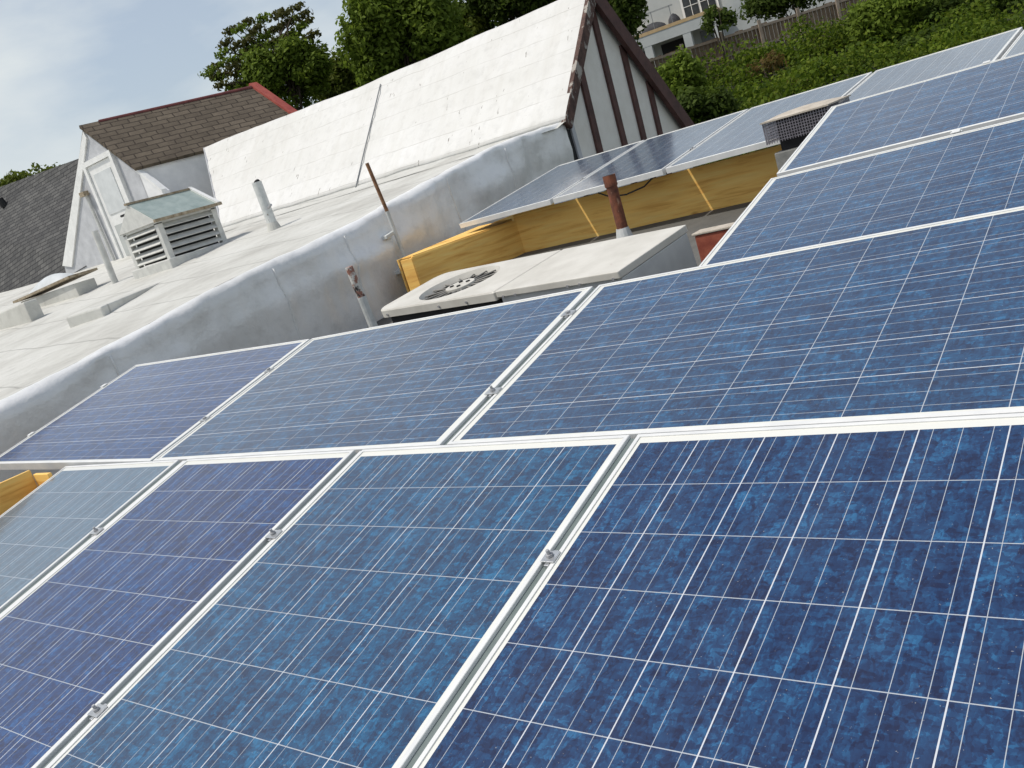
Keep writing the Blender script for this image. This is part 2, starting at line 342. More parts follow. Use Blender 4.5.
MAT['leaf_dark'] = leafmat('leaf_dark', [(0.045, 0.074, 0.012), (0.080, 0.122, 0.019), (0.120, 0.170, 0.030)])
MAT['leaf_olive'] = leafmat('leaf_olive', [(0.075, 0.075, 0.022), (0.11, 0.115, 0.030), (0.14, 0.135, 0.045)])
MAT['leaf_yellow'] = leafmat('leaf_yellowgreen', [(0.095, 0.125, 0.016), (0.140, 0.180, 0.024), (0.185, 0.225, 0.042)])
MAT['ivy'] = leafmat('ivy_leaf', [(0.048, 0.086, 0.009), (0.105, 0.165, 0.013), (0.155, 0.225, 0.018), (0.20, 0.245, 0.03)])
MAT['dead'] = leafmat('dry_leaf', [(0.10, 0.075, 0.020), (0.15, 0.095, 0.03), (0.10, 0.11, 0.025)])
MAT['bark'] = simple('bark', (0.045, 0.033, 0.024), (0.10, 0.075, 0.055), 12, 0.9, 0, 0.6, 40)
MAT['soil'] = simple('dark_soil', (0.018, 0.022, 0.010), (0.045, 0.045, 0.022), 2, 0.95)
MAT['ground'] = simple('ground_cover', (0.06, 0.07, 0.035), (0.12, 0.12, 0.08), 0.05, 0.95)
MAT['fencewood'] = simple('weathered_fence', (0.10, 0.068, 0.042), (0.24, 0.175, 0.115), 5, 0.9, 0, 0.4, 40, stretch=(3, 3, 0.5))
MAT['fencepost'] = simple('fence_post', (0.24, 0.19, 0.145), (0.34, 0.28, 0.22), 5, 0.9)
MAT['housewall'] = simple('shade_toned_stucco', (0.42, 0.44, 0.43), (0.52, 0.535, 0.52), 0.8, 0.9)  # white walls, with the shade of nearby trees put into a greyer base colour
MAT['window'] = simple('window_glass', (0.03, 0.035, 0.04), (0.06, 0.065, 0.07), 3, 0.12)
MAT['tan'] = simple('tan_slab_edge', (0.42, 0.30, 0.15), (0.52, 0.38, 0.22), 4, 0.85)
MAT['railing'] = simple('grey_railing', (0.16, 0.17, 0.18), (0.22, 0.23, 0.24), 5, 0.6)
MAT['darkfurn'] = simple('dark_cover', (0.03, 0.03, 0.034), (0.06, 0.06, 0.065), 5, 0.8)

# ------------------------------------------------------------------ ground, hillside
mb = MB(); mb.quad((-900, -900, -7.5), (900, -900, -7.5), (900, 900, -7.5), (-900, 900, -7.5))
tag(mb.build('ground', MAT['ground']), kind='structure')

def hill_z(d, l):
    # d: distance ahead of the camera, l: to the right
    if d < 15: z = -7.5 + (d-9)/6*5.0 if d > 9 else -7.5
    elif d < 22: z = -2.5 + (d-15)/7*2.0
    elif d < 31.5: z = -0.5 + (d-22)/9.5*1.65
    elif d < 36: z = 1.15
    else: z = 1.15 + (d-36)*0.05
    return z + 0.16*fbm(d, l, 3, 0.35) - (0.02*max(0, -l-8) if d < 60 else 0.02*max(0, -l-8))
rows = []
for d in [9, 10, 11, 12, 13, 14] + [15 + 0.75*i for i in range(29)] + [38, 42, 48, 56, 70, 100, 160]:
    rows.append([tuple(Vector((CAM.x, CAM.y, 0)) + FW*d + RT*l + Vector((0, 0, hill_z(d, l)))) for l in np.arange(-46, 40.1, 1.5)])
tag(MB().grid(rows).build('hillside', MAT['soil'], smooth=True), kind='structure')

# ------------------------------------------------------------------ leaves
def leaf_mesh(name, centers, per, spread, size, droop=0.0, flat=0.0, up=0.35, aspect=1.6):
    """many separate leaf faces spread round clump centres"""
    c = np.repeat(np.asarray(centers, float), per, axis=0); n = len(c)
    p = rng.normal(size=(n, 3)); p /= np.linalg.norm(p, axis=1)[:, None] + 1e-9
    r = spread * rng.random(n)[:, None] ** 0.45
    pos = c + p * r * np.array([1, 1, 1 - flat])
    nrm = p*0.7 + rng.normal(size=(n, 3))*0.55 + np.array([0, 0, up]); nrm /= np.linalg.norm(nrm, axis=1)[:, None]
    a = np.cross(nrm, rng.normal(size=(n, 3))); a /= np.linalg.norm(a, axis=1)[:, None] + 1e-9
    a[:, 2] -= droop; a /= np.linalg.norm(a, axis=1)[:, None]
    b = np.cross(nrm, a); s = size * (0.6 + 0.8*rng.random(n))[:, None]
    v = np.empty((n, 4, 3)); v[:, 0] = pos - a*s*aspect/2; v[:, 1] = pos + b*s*0.42 + nrm*s*0.10; v[:, 2] = pos + a*s*aspect/2; v[:, 3] = pos - b*s*0.42 + nrm*s*0.10
    me = bpy.data.meshes.new(name); me.vertices.add(n*4); me.vertices.foreach_set('co', v.reshape(-1))
    me.loops.add(n*4); me.loops.foreach_set('vertex_index', np.arange(n*4)); me.polygons.add(n)
    me.polygons.foreach_set('loop_start', np.arange(0, n*4, 4)); me.polygons.foreach_set('loop_total', np.full(n, 4)); me.update(calc_edges=True)
    return me

def crown_points(center, rad, n, shell=0.55, lumps=5, seed=0):
    """clump centres in an uneven crown: several overlapping lobes"""
    r = np.random.default_rng(seed); center = np.asarray(center, float); rad = np.asarray(rad, float)
    lob = [(np.zeros(3), 0.72)]
    for i in range(lumps):
        q = r.normal(size=3); q /= np.linalg.norm(q); q[2] = abs(q[2])*0.9 - 0.25
        lob.append((q*0.62, 0.30 + 0.22*r.random()))
    out = []
    while len(out) < n:
        o, s = lob[r.integers(len(lob))]
        p = r.normal(size=3); p /= np.linalg.norm(p)
        out.append(center + (o + p*s*(shell + (1-shell)*r.random()))*rad)
    return np.array(out)

def tree(label, base_pt, center, rad, n, per, size, m, seed, group=None, spread=0.45, shell=0.5, lumps=6, trunk_r=0.22, extra=None, name='broadleaf_tree', droop=0.0):
    t = thing(name, label, 'tree', group=group)
    pts = crown_points(center, rad, n, shell, lumps, seed)
    if extra is not None: pts = np.vstack([pts, np.asarray(extra, float)])
    link('crown', leaf_mesh('crown', pts, per, spread, size, droop), m, t)
    b = Vector(base_pt); c = Vector(center); tb = MB()
    top = c + Vector((0, 0, rad[2]*0.3)); mid = b.lerp(top, 0.55) + Vector((0.15, -0.1, 0))
    tb.tube([b, b.lerp(mid, 0.5), mid, top], [trunk_r, trunk_r*0.8, trunk_r*0.6, trunk_r*0.15], 9)
    rr = random.Random(seed)
    for i in range(9):
        q = Vector(pts[rr.randrange(len(pts))]); s = mid.lerp(top, rr.random()*0.8)
        tb.tube([s, s.lerp(q, 0.5) + Vector((0, 0, 0.15)), q], [trunk_r*0.35, trunk_r*0.2, trunk_r*0.05], 6)
    if extra is not None:
        for q in extra:
            q = Vector(q); s = mid.lerp(top, 0.6); tb.tube([s, s.lerp(q, 0.6) + Vector((0, 0, 0.12)), q], [trunk_r*0.22, trunk_r*0.13, trunk_r*0.04], 5)
    tb.build('trunk', MAT['bark'], t, smooth=True)
    return base(t, b)

def ground_pt(p): 
    p = Vector(p); q = p - CAM; d = q.dot(FW); l = q.dot(RT); return Vector((p.x, p.y, hill_z(d, l) - 0.1))

TG = 'trees behind the white roof'
c1 = at(284, 72, 30)
t1 = tree('sparse olive-leaved tree with drooping leaf tufts against the sky above the red ridge', ground_pt(c1), c1 - Vector((0, 0, 0.25)), (1.6, 1.6, 1.95), 210, 85, 0.105, MAT['leaf'], 21, TG, spread=0.36, trunk_r=0.16)
# its loose outer tufts, each a part of the same tree
for k, (x, y) in enumerate([(209, 71), (216, 66), (222, 84), (228, 60), (226, 42), (232, 30), (240, 28), (252, 50), (246, 66), (262, 18), (278, 14), (296, 7), (240, 84), (226, 100), (236, 46), (252, 34), (268, 32), (286, 22), (258, 74), (218, 74), (304, 14), (236, 94), (247, 40), (240, 58), (270, 44), (262, 56), (290, 34), (300, 26), (250, 92), (278, 28), (220, 76), (231, 66), (238, 72), (232, 90), (246, 22), (256, 28), (264, 36), (276, 40), (284, 12), (292, 20), (306, 22), (312, 34), (244, 52), (258, 46), (234, 84), (224, 52)]):
    q = at(x, y, 30 + random.uniform(-0.7, 0.7))
    tf = link('leaf_tuft', leaf_mesh('leaf_tuft', [q, q + RT*0.13, q - RT*0.16 - Vector((0, 0, 0.05))], 30, 0.22, 0.095, 0.5, 0.40), MAT['leaf_olive'] if k % 3 else MAT['leaf'], t1); tf.location = -t1.location
    sp_ = Vector(c1) + Vector((random.uniform(-.5, .5), random.uniform(-.5, .5), random.uniform(-.7, .6)))
    lb = MB().tube([sp_, sp_.lerp(q, 0.6) + Vector((0, 0, 0.13)), q], [0.045, 0.025, 0.010], 5).build('limb', MAT['bark'], t1); lb.location = -t1.location
c2 = at(405, 40, 28)
tree('tall dense fresh-green tree whose top runs out of the frame above the white roof', ground_pt(c2), c2, (2.0, 2.0, 3.6), 420, 95, 0.115, MAT['leaf'], 5, TG, spread=0.42, shell=0.4, lumps=9, trunk_r=0.25)
c3 = at(515, -6, 31)
tree('dark green broad tree between the tall green tree and the brown timbered gable', ground_pt(c3), c3, (2.6, 2.6, 2.6), 380, 85, 0.12, MAT['leaf_dark'], 9, TG, spread=0.46, lumps=9, trunk_r=0.25)
c4 = at(338, 90, 33)
tree('low yellow-green bushy tree between the sparse tree and the tall dense one', ground_pt(c4), c4, (1.15, 1.15, 1.7), 120, 80, 0.105, MAT['leaf_yellow'], 13, TG, spread=0.4, trunk_r=0.12)
c5 = at(612, 14, 30)
tree('dark shady tree beside the white balcony house, behind the gable peak', ground_pt(c5), c5, (1.0, 1.0, 1.9), 170, 80, 0.115, MAT['leaf_dark'], 17, TG, spread=0.4, trunk_r=0.15)
c6 = at(34, 184, 34)
tree('small pale-green treetop showing over the charcoal shingled roof', ground_pt(c6), c6, (1.35, 1.35, 0.85), 80, 60, 0.11, MAT['leaf_yellow'], 23, TG, spread=0.3, trunk_r=0.12)
c7 = at(462, 44, 33)
tree('rounded mid-green tree low behind the white ridge, in front of the dark broad tree', ground_pt(c7), c7, (2.0, 2.0, 1.5), 220, 80, 0.11, MAT['leaf_yellow'], 29, TG, spread=0.42, trunk_r=0.15)

# ------------------------------------------------------------------ ivy bank and shrubs
cen = []
for i in range(2700):
    d = 20.5 + 11.2*random.random()**0.9; l = random.uniform(-10, 16)
    hgt = 0.06 + (1.0 if l > 6.5 else min(1.0, max(0.12, (31.5-d)/6)))*max(0, 0.35 + fbm(d, l, 7, 0.8)) 
    p = Vector((CAM.x, CAM.y, 0)) + FW*d + RT*l; cen.append((p.x, p.y, hill_z(d, l) + hgt*random.random()))
tag(link('ivy', leaf_mesh('ivy', cen, 42, 0.50, 0.098, 0, 0.5, 0.35, 1.25), MAT['ivy']), 'bright green ivy covering the bank below the wooden fence', 'ivy', kind='stuff')
SG = 'shrubs on the ivy bank'
def shrub(label, x, y, d, rad, n, m, seed, per=75, size=0.095, spread=0.32, name='shrub'):
    c = at(x, y, d); s = thing(name, label, 'shrub', group=SG)
    link('foliage', leaf_mesh('foliage', crown_points(c, rad, n, 0.4, 5, seed), per, spread, size), m, s)
    g = ground_pt(c); tb = MB(); rr = random.Random(seed)
    for k in range(4):
        q = Vector(c) + Vector((rr.uniform(-.5, .5)*rad[0], rr.uniform(-.5, .5)*rad[1], rr.uniform(0, .4)*rad[2]))
        tb.tube([g, g.lerp(q, 0.6), q], [0.04, 0.03, 0.01], 6)
    tb.build('stem', MAT['bark'], s); return base(s, g)
shrub('leafy climbing shrub at the foot of the brown gable board, in front of the fence', 678, 90, 25, (0.8, 0.7, 1.15), 110, MAT['leaf'], 31)
shrub('dark shrub low against the far array, right of the gable corner', 700, 110, 24, (0.85, 0.7, 0.65), 60, MAT['leaf_dark'], 32)
shrub('rusty brown patch of dry shrub in the middle of the ivy', 766, 64, 27.5, (0.8, 0.6, 0.22), 12, MAT['dead'], 33, 26, 0.085, 0.3)
shrub('small dry brown bush among the ivy beside the chimney screen', 798, 90, 24, (0.33, 0.33, 0.26), 9, MAT['dead'], 34, 40, 0.09, 0.2)
shrub('tall dark shrub at the top right corner of the bank', 985, 8, 27, (2.4, 1.7, 1.5), 260, MAT['leaf_dark'], 45, 85, 0.10, 0.42)
shrub('mid-green shrub swelling over the right end of the fence', 885, 18, 27, (1.0, 0.9, 0.9), 90, MAT['leaf'], 36, 75, 0.10, 0.36)
shrub('dark shaded shrub between the green fence-end shrub and the corner shrub', 925, 2, 28, (1.3, 1.1, 1.2), 140, MAT['leaf_dark'], 37, 75, 0.10, 0.4)
shrub('olive shrub in the ivy just above the far panels at right', 930, 45, 25, (1.0, 0.8, 0.55), 70, MAT['leaf_dark'], 38, 70, 0.09, 0.3)
shrub('dark leafy sapling in front of the white house wall, above the fence', 717, 20, 31, (0.62, 0.62, 1.05), 30, MAT['leaf_dark'], 39, 20, 0.12, 0.2, name='sapling')
shrub('overhanging dark hedge above the fence beside the white house', 797, -10, 34, (2.2, 1.4, 0.8), 140, MAT['leaf_dark'], 40, 80, 0.11, 0.45, name='hedge')

# ------------------------------------------------------------------ fence
fn = thing('wooden_fence', 'weathered brown board fence with pale posts running above the ivy bank', 'fence')
fa = at(560, 87, 32.0); fb = at(900, -19, 32.0); fdir = (fb - fa); fl = fdir.length; fdir.normalize(); fz0 = -1.75
perp = Vector((fdir.y, -fdir.x, 0)).normalized()
if perp.dot(FW) > 0: perp = -perp            # towards the camera
bm_ = MB(); x = 0.0
while x < fl:
    w = 0.135; h = random.uniform(-0.03, 0.03); o = fa + fdir*x
    bm_.obox(o + Vector((0, 0, fz0)), fdir*w, perp*0.022, Vector((0, 0, -fz0 + h))); x += 0.15
bm_.build('board_panel', MAT['fencewood'], fn)
for zz in (-0.10, -0.72, -1.4):
    MB().obox(fa + perp*0.024 + Vector((0, 0, zz)), fdir*fl, perp*0.05, Vector((0, 0, 0.085))).build('rail', MAT['fencepost'], fn)
x = (at(718, 36, 32) - fa).dot(fdir) - 1.42*3
while x < fl:
    o = fa + fdir*x; MB().obox(o + perp*0.076 + Vector((0, 0, fz0)), fdir*0.10, perp*0.09, Vector((0, 0, -fz0 + 0.16))).build('post', MAT['fencepost'], fn); x += 1.42
base(fn, fa + Vector((0, 0, fz0)))

# ------------------------------------------------------------------ white house with balcony
hs = thing('balcony_house', 'white two-storey house with balcony and dark openings above the wooden fence', 'house')
hu = (at(706, 14, 44.4) - at(637, 39, 46)); hu.z = 0; hu.normalize(); hb = Vector((-hu.y, hu.x, 0))
if hb.dot(FW) < 0: hb = -hb
H0 = at(637, 39, 46)                 # left end of the balcony slab's lower edge
fzl = H0.z
def hp(a, b, z): return H0 + hu*a + hb*b + Vector((0, 0, z))
L = 12.0
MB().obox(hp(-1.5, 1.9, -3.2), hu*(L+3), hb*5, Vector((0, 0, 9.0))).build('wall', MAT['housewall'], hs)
MB().obox(hp(-1.0, 0.0, 0.0), hu*5.1, hb*1.9, Vector((0, 0, 0.16))).build('balcony_slab', MAT['tan'], hs)
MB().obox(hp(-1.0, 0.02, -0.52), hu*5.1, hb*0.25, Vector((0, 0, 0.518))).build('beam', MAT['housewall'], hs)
for a in (0.42, 2.45, 3.95):
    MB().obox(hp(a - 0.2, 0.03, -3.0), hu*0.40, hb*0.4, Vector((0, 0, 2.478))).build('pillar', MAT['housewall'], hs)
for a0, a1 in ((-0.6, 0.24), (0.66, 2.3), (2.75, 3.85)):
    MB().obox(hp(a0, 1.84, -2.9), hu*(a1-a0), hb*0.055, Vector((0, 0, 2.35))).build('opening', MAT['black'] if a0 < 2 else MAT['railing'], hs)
MB().obox(hp(2.15, 1.80, 0.17), hu*1.85, hb*0.06, Vector((0, 0, 2.2))).build('window_frame', MAT['whitepaint'], hs)
for k in range(2):
    wf = MB().obox(hp(2.27 + k*0.86, 1.77, 0.30), hu*0.74, hb*0.03, Vector((0, 0, 1.95))).build('window', MAT['window'], hs)
    g_ = MB()
    for q in range(1, 2): g_.obox(hp(2.27 + k*0.86 + 0.74*q/2, 1.755, 0.30), hu*0.03, hb*0.014, Vector((0, 0, 1.95)))
    for q in range(1, 4): g_.obox(hp(2.27 + k*0.86, 1.754, 0.30 + 1.95*q/4), hu*0.74, hb*0.013, Vector((0, 0, 0.03)))
    g_.build('glazing_bar', MAT['whitepaint'], wf)
rl = MB()
for a in np.arange(-0.95, 2.2, 0.95): rl.obox(hp(a, 0.08, 0.16), hu*0.03, hb*0.03, Vector((0, 0, 0.85)))
for z in (0.95, 0.99): rl.obox(hp(-1.0, 0.07, z), hu*3.1, hb*0.03, Vector((0, 0, 0.02)))
rl.build('railing', MAT['railing'], hs)
base(hs, hp(0, 0, -3.2))
fu = MB()
for k, (a, w, h) in enumerate(((0.05, 1.4, 0.42), (1.55, 0.6, 0.5))):
    rows = []
    for i in range(7):
        ph = math.pi*i/6
        rows.append([tuple(hp(a + w*(0.5 - 0.5*math.cos(ph)*abs(math.cos(q))**0.3), 0.9 - 0.45*math.cos(q)*math.sin(ph)**0.5, 0.162 + h*max(0.0, math.sin(q))*math.sin(ph)**0.5)) for q in np.linspace(0, math.pi, 9)])
    tag(MB().grid(rows).build('covered_furniture', MAT['darkfurn'], smooth=True), ['long low dark covered piece of furniture on the white house balcony', 'small dark rounded cover on the balcony next to the glazed doors'][k], 'furniture')

# ------------------------------------------------------------------ neighbour: flat roof with silver parapet wall
WY = [-6, -3, -1, 0.33, 0.85, 1.38, 1.8, 2.17, 2.76, 3.38, 3.68, 3.97, 4.4, 4.77, 5.43, 5.87, 6.67, 7.2]
WZ = [-0.42, -0.09, 0.13, 0.277, 0.336, 0.402, 0.465, 0.517, 0.561, 0.609, 0.645, 0.698, 0.755, 0.804, 0.885, 0.92, 0.941, 0.96]
def wtop(y): return float(np.interp(y, WY, WZ))
def roof_z(x, y):
    y0 = min(max(y, -6), 9)
    return 0.185 + 0.11*y0 + max(0, -x-4.9)*0.02*max(0, y0)/7
def deck_z(y): return -0.55 + 0.11*min(y, 6.0)
nb = thing('flat_roofed_building', 'neighbouring flat roof with crinkled silver membrane wall and dirty white top', 'building')
def wall_x(y, z):
    t = wtop(y)
    return -4.40 + 0.011*fbm(y*3.2 + z*0.8, z*0.5, 8, 1.7) + 0.030*fbm(y, z, 1, 1.6) + 0.018*fbm(y*2.2, z*0.6, 5, 2.2) + 0.045*math.exp(-((z - (t-0.30))/0.08)**2)*(0.6 + fbm(y, 0, 9, 0.8))
ys = np.arange(-6, 6.72, 0.035)
rows = []
for y in ys:
    t = wtop(y) ; b = deck_z(y) - 0.4; r = []
    for k in range(19):
        z = b + (t - 0.05 - b)*k/18; r.append((wall_x(y, z), y, z))
    for dx, dz in ((-0.012, -0.022), (-0.035, -0.006), (-0.075, 0.0), (-0.14, -0.006), (-0.26, -0.022)):
        w = 0.012*fbm(y, dx, 2, 2.5)
        r.append((-4.40 + dx + 0.02*fbm(y, 1, 1, 1.6), y, t + dz + w))
    rows.append(r)
MB().grid(rows).build('parapet_wall', MAT['wallmem'], nb, smooth=True)
rows = []
for y in list(np.arange(-6, 9.01, 0.15)):
    r = []
    for x in [-4.62, -4.75, -4.9, -5.1] + list(np.arange(-5.4, -30, -0.4)):
        w = max(0, 1 - (-4.62 - x)/0.5); z = roof_z(x, y) + 0.012*fbm(x, y, 0, 1.1)
        r.append((x, y, w*(wtop(min(y, 6.7)) - 0.018) + (1-w)*z))
    rows.append(r)
MB().grid([list(reversed(r)) for r in rows]).build('roof', MAT['roofmem'], nb, smooth=True)
MB().box(-30, -4.6, -6, 9, -7.45, -0.62).build('body_wall', MAT['greywall'], nb)
# white seams/straps down the wall
for y in (1.05, 2.45, 3.22, 4.62, 5.55):
    b, t = deck_z(y), wtop(y) - 0.055
    MB().tube([(wall_x(y + 0.02*(1-k/11), b + (t-b)*k/11) + 0.001, y + 0.02*(1-k/11), b + (t-b)*k/11) for k in range(12)], 0.0075, 6).build('seam_strip', MAT['whitepaint'], nb, smooth=True)
base(nb, (-4.4, 3, -7.45))

# own building under the arrays
ob = thing('array_roof_building', 'building whose grey flat roof carries the solar arrays', 'building')
rows = [[(x, y, deck_z(y) + 0.008*fbm(x, y, 4, 1.5)) for x in np.arange(-4.42, 6.1, 0.35)] for y in np.arange(-6, 6.3, 0.3)]
MB().grid(rows).build('roof_deck', MAT['owndeck'], ob, smooth=True)
MB().box(-4.39, 6.0, -6, 6.25, -7.45, -1.25).build('body_wall', MAT['greywall'], ob)
base(ob, (0.8, 0, -7.45))

# ------------------------------------------------------------------ white-roofed half-timbered house
wh = thing('half_timbered_house', 'steep white roofed house with cream gable and brown timber boards', 'house')
def ridge(u):      # u 0..1 from gable to far end
    x = -4.36 - 8.0*u; return Vector((x, 7.95, 2.27 + 0.18*u - 0.045*math.sin(math.pi*u)**2 + 0.012*fbm(u*9, 0, 0, 1)))
def eave(u):
    x = -4.36 - 6.5*u; return Vector((x, 6.67, 0.955 + 0.12*u + 0.012*fbm(u*12, 5, 0, 1)))
rows = []
for i in range(61):
    u = i/60; a, b = eave(u), ridge(u); nrm = Vector((0, -0.71, 0.70))
    r = [tuple(a + Vector((0, 0.06, -0.07)))]
    for j in range(25):
        v = j/24; p = a.lerp(b, v); w = 0.016*fbm(p.x, v*3, 2, 0.9) - (0.010 if j % 5 == 0 else 0) - 0.05*v*(1-v)
        r.append(tuple(p + nrm*w))
    r.append(tuple(b + Vector((0, 0.12, -0.05)))); rows.append(r)
rf = MB().grid([list(reversed(r)) for r in rows]).build('roof', MAT['wroof'], wh, smooth=True)
bs = MB(); bs.grid([[tuple(ridge(u) + Vector((0, 0.02, -0.03))), tuple(ridge(u) + Vector((0, 1.55, -1.85)))] for u in np.linspace(0, 1, 12)]); bs.build('back_roof', MAT['wroof'], wh)
# flared base strip where the roof meets the flat roof
rows = []
for i in range(61):
    u = i/60; a = eave(u); q = Vector((a.x, a.y - 0.42 - 0.04*fbm(u*7, 1, 1, 1), roof_z(a.x, a.y - 0.42) + 0.006))
    rows.append([tuple(q), tuple(q.lerp(a, 0.45) + Vector((0, 0.05, -0.03))), tuple(a + Vector((0, 0.05, -0.012)))])
MB().grid([list(reversed(r)) for r in rows]).build('flashing', MAT['roofmem'], wh, smooth=True)
MB().prism([(-4.46, 6.86, -0.8), (-4.46, 9.45, -0.8), (-4.46, 9.42, 0.45), (-4.46, 7.95, 2.18), (-4.46, 6.86, 1.0)], (-0.15, 0, 0)).build('gable_wall', MAT['stucco'], wh)
MB().box(-4.52, -4.44, 6.74, 6.83, -0.6, 0.93).build('corner_gap', MAT['black'], wh)
MB().box(-4.50, -4.42, 6.832, 6.90, -0.6, 0.93).build('corner_trim', MAT['greywall'], wh)
def board(a, b, w, name, m, x=-4.44, d=0.05):
    a, b = Vector(a), Vector(b); t = (b-a).normalized(); n = Vector((0, -t.z, t.y)) if abs(t.x) < .5 else Vector((0, 0, 1))
    return MB().obox(Vector((x, 0, 0)) + a - n*w/2, b - a, n*w, Vector((d, 0, 0))).build(name, m, wh, 0.004)
board((0, 6.70, 0.88), (0, 7.95, 2.22), 0.13, 'barge_board', MAT['bargeold'], -4.41, 0.06)
board((0, 7.90, 2.26), (0, 9.62, 0.22), 0.19, 'barge_board', MAT['timber'], -4.41, 0.065)
for a, b, w in (((0, 7.255, -0.2), (0, 7.37, 1.50), 0.11), ((0, 7.84, -0.2), (0, 7.94, 2.05), 0.105), ((0, 8.31, -0.2), (0, 8.40, 1.60), 0.105), ((0, 8.73, -0.2), (0, 8.81, 1.13), 0.10)):
    board(a, b, w, 'timber_post', MAT['timber'], -4.458, 0.03)
MB().prism([tuple(eave(1)), tuple(ridge(1)), (-11.2, 7.95, 0.9), (-10.9, 6.7, 0.9)], (-0.05, 0.02, 0)).build('end_wall', MAT['greywall'], wh)
base(wh, (-7.6, 8, -0.8))
# lightning/aerial cable lying on that roof
def onroof(x, v): return Vector((x, 6.67 + 1.28*v, 0.99 + 1.30*v)) + Vector((0, -0.71, 0.70))*0.022
tag(MB().tube([onroof(-7.72, -0.02), onroof(-7.78, 0.3), onroof(-7.83, 0.62), onroof(-7.88, 0.93)], 0.008, 8).build('roof_cable', MAT['railing']), 'thin dark cable running straight up the white roof above the rusty pole', 'cable')

# ------------------------------------------------------------------ penthouse with door and brown shingle roof
def uvquad(name, pts, m, parent, thick, us=1.0):
    """roof slab with metric UVs along its first edge"""
    p = [Vector(q) for q in pts]; e = (p[1]-p[0]).normalized(); n = (p[1]-p[0]).cross(p[3]-p[0]).normalized(); f = n.cross(e)
    vs = p + [q - n*thick for q in p]
    me = bpy.data.meshes.new(name); me.from_pydata([tuple(v) for v in vs], [], [(0,1,2,3),(7,6,5,4),(1,0,4,5),(2,1,5,6),(3,2,6,7),(0,3,7,4)]); me.update()
    uv = me.uv_layers.new(name='UVMap')
    for lp in me.loops:
        q = vs[lp.vertex_index] - p[0]; uv.data[lp.index].uv = (q.dot(e), q.dot(f))
    return link(name, me, m, parent)
ph = thing('shingled_penthouse', 'grey stucco penthouse with white door, brown shingle roof and red ridge', 'building')
MB().prism([(-16.9, 7.0, 0.7), (-12.98, 7.0, 0.7), (-12.98, 7.0, 2.44), (-14.03, 7.0, 3.40), (-16.65, 7.0, 1.4)], (0, 0.15, 0)).build('front_wall', MAT['greywall'], ph)
MB().prism([(-12.98, 7.02, 0.7), (-12.0, 10.1, 0.7), (-12.0, 10.1, 2.5), (-12.98, 7.02, 2.43)], (-0.15, 0.05, 0)).build('side_wall', MAT['lightwall'], ph)
uvquad('roof', [(-12.92, 6.93, 2.43), (-11.88, 10.1, 2.43), (-13.04, 10.1, 3.44), (-14.06, 6.93, 3.44)], MAT['shingle'], ph, 0.06)
uvquad('back_roof', [(-14.06, 7.0, 3.42), (-13.04, 10.1, 3.44), (-15.4, 10.1, 1.6), (-16.6, 7.0, 1.42)], MAT['shingle'], ph, 0.06)
MB().tube([(-13.96, 7.25, 3.425), (-13.06, 10.0, 3.425)], 0.036, 10).build('ridge_cap', MAT['maroon'], ph)
fp = MB().obox((-13.12, 9.97, 3.25), (1.12, -0.05, -1.0), (0.03, 0.2, 0), (0, 0, 0.215)).build('end_parapet', MAT['timber'], ph)
MB().obox((-13.14, 9.95, 3.475), (1.12, -0.05, -1.0), (0.02, 0.17, 0), (0.03, 0, 0.04)).build('coping', MAT['redcop'], fp)
MB().prism([(-13.02, 6.975, 2.46), (-12.5, 6.975, 1.96), (-12.5, 6.975, 1.90), (-13.06, 6.975, 2.42)], (0, 0.09, 0)).build('sloped_coping', MAT['whitepaint'], ph)
MB().prism([(-12.99, 7.0, 0.7), (-12.45, 7.0, 0.7), (-12.5, 7.0, 1.92), (-12.99, 7.0, 2.38)], (0, 0.12, 0)).build('wing_wall', MAT['lightwall'], ph)
dr = MB().box(-14.40, -13.56, 6.965, 6.995, 1.0, 2.78).build('door', MAT['whitepaint'], ph, 0.004)
df = MB(); df.box(-14.49, -14.405, 6.93, 6.998, 1.0, 2.87); df.box(-13.555, -13.47, 6.93, 6.998, 1.0, 2.87); df.box(-14.405, -13.555, 6.93, 6.998, 2.785, 2.87); df.build('door_frame', MAT['whitepaint'], ph)
MB().box(-14.28, -13.68, 6.952, 6.964, 1.9, 2.62).build('upper_pane', MAT['dome'], dr)
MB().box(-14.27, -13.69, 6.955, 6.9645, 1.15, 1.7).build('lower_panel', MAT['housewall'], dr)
MB().tube([(-13.72, 6.96, 1.80), (-13.72, 6.90, 1.80), (-13.82, 6.89, 1.80)], 0.022, 8).build('handle', MAT['black'], dr)
MB().tube([(-14.77, 6.95, 2.42), (-14.72, 6.95, 1.10)], 0.028, 8).build('wall_conduit', MAT['hood'], ph)
MB().box(-14.86, -14.70, 6.88, 6.98, 2.36, 2.44).build('lamp_bracket', MAT['rusty_edge'], ph)
MB().prism([(-14.08, 6.97, 3.34), (-16.68, 6.97, 1.38), (-16.35, 6.97, 1.30), (-14.06, 6.97, 3.22)], (0, 0.028, 0)).build('white_edge_board', MAT['whitepaint'], ph)
base(ph, (-14, 7, 0.9))

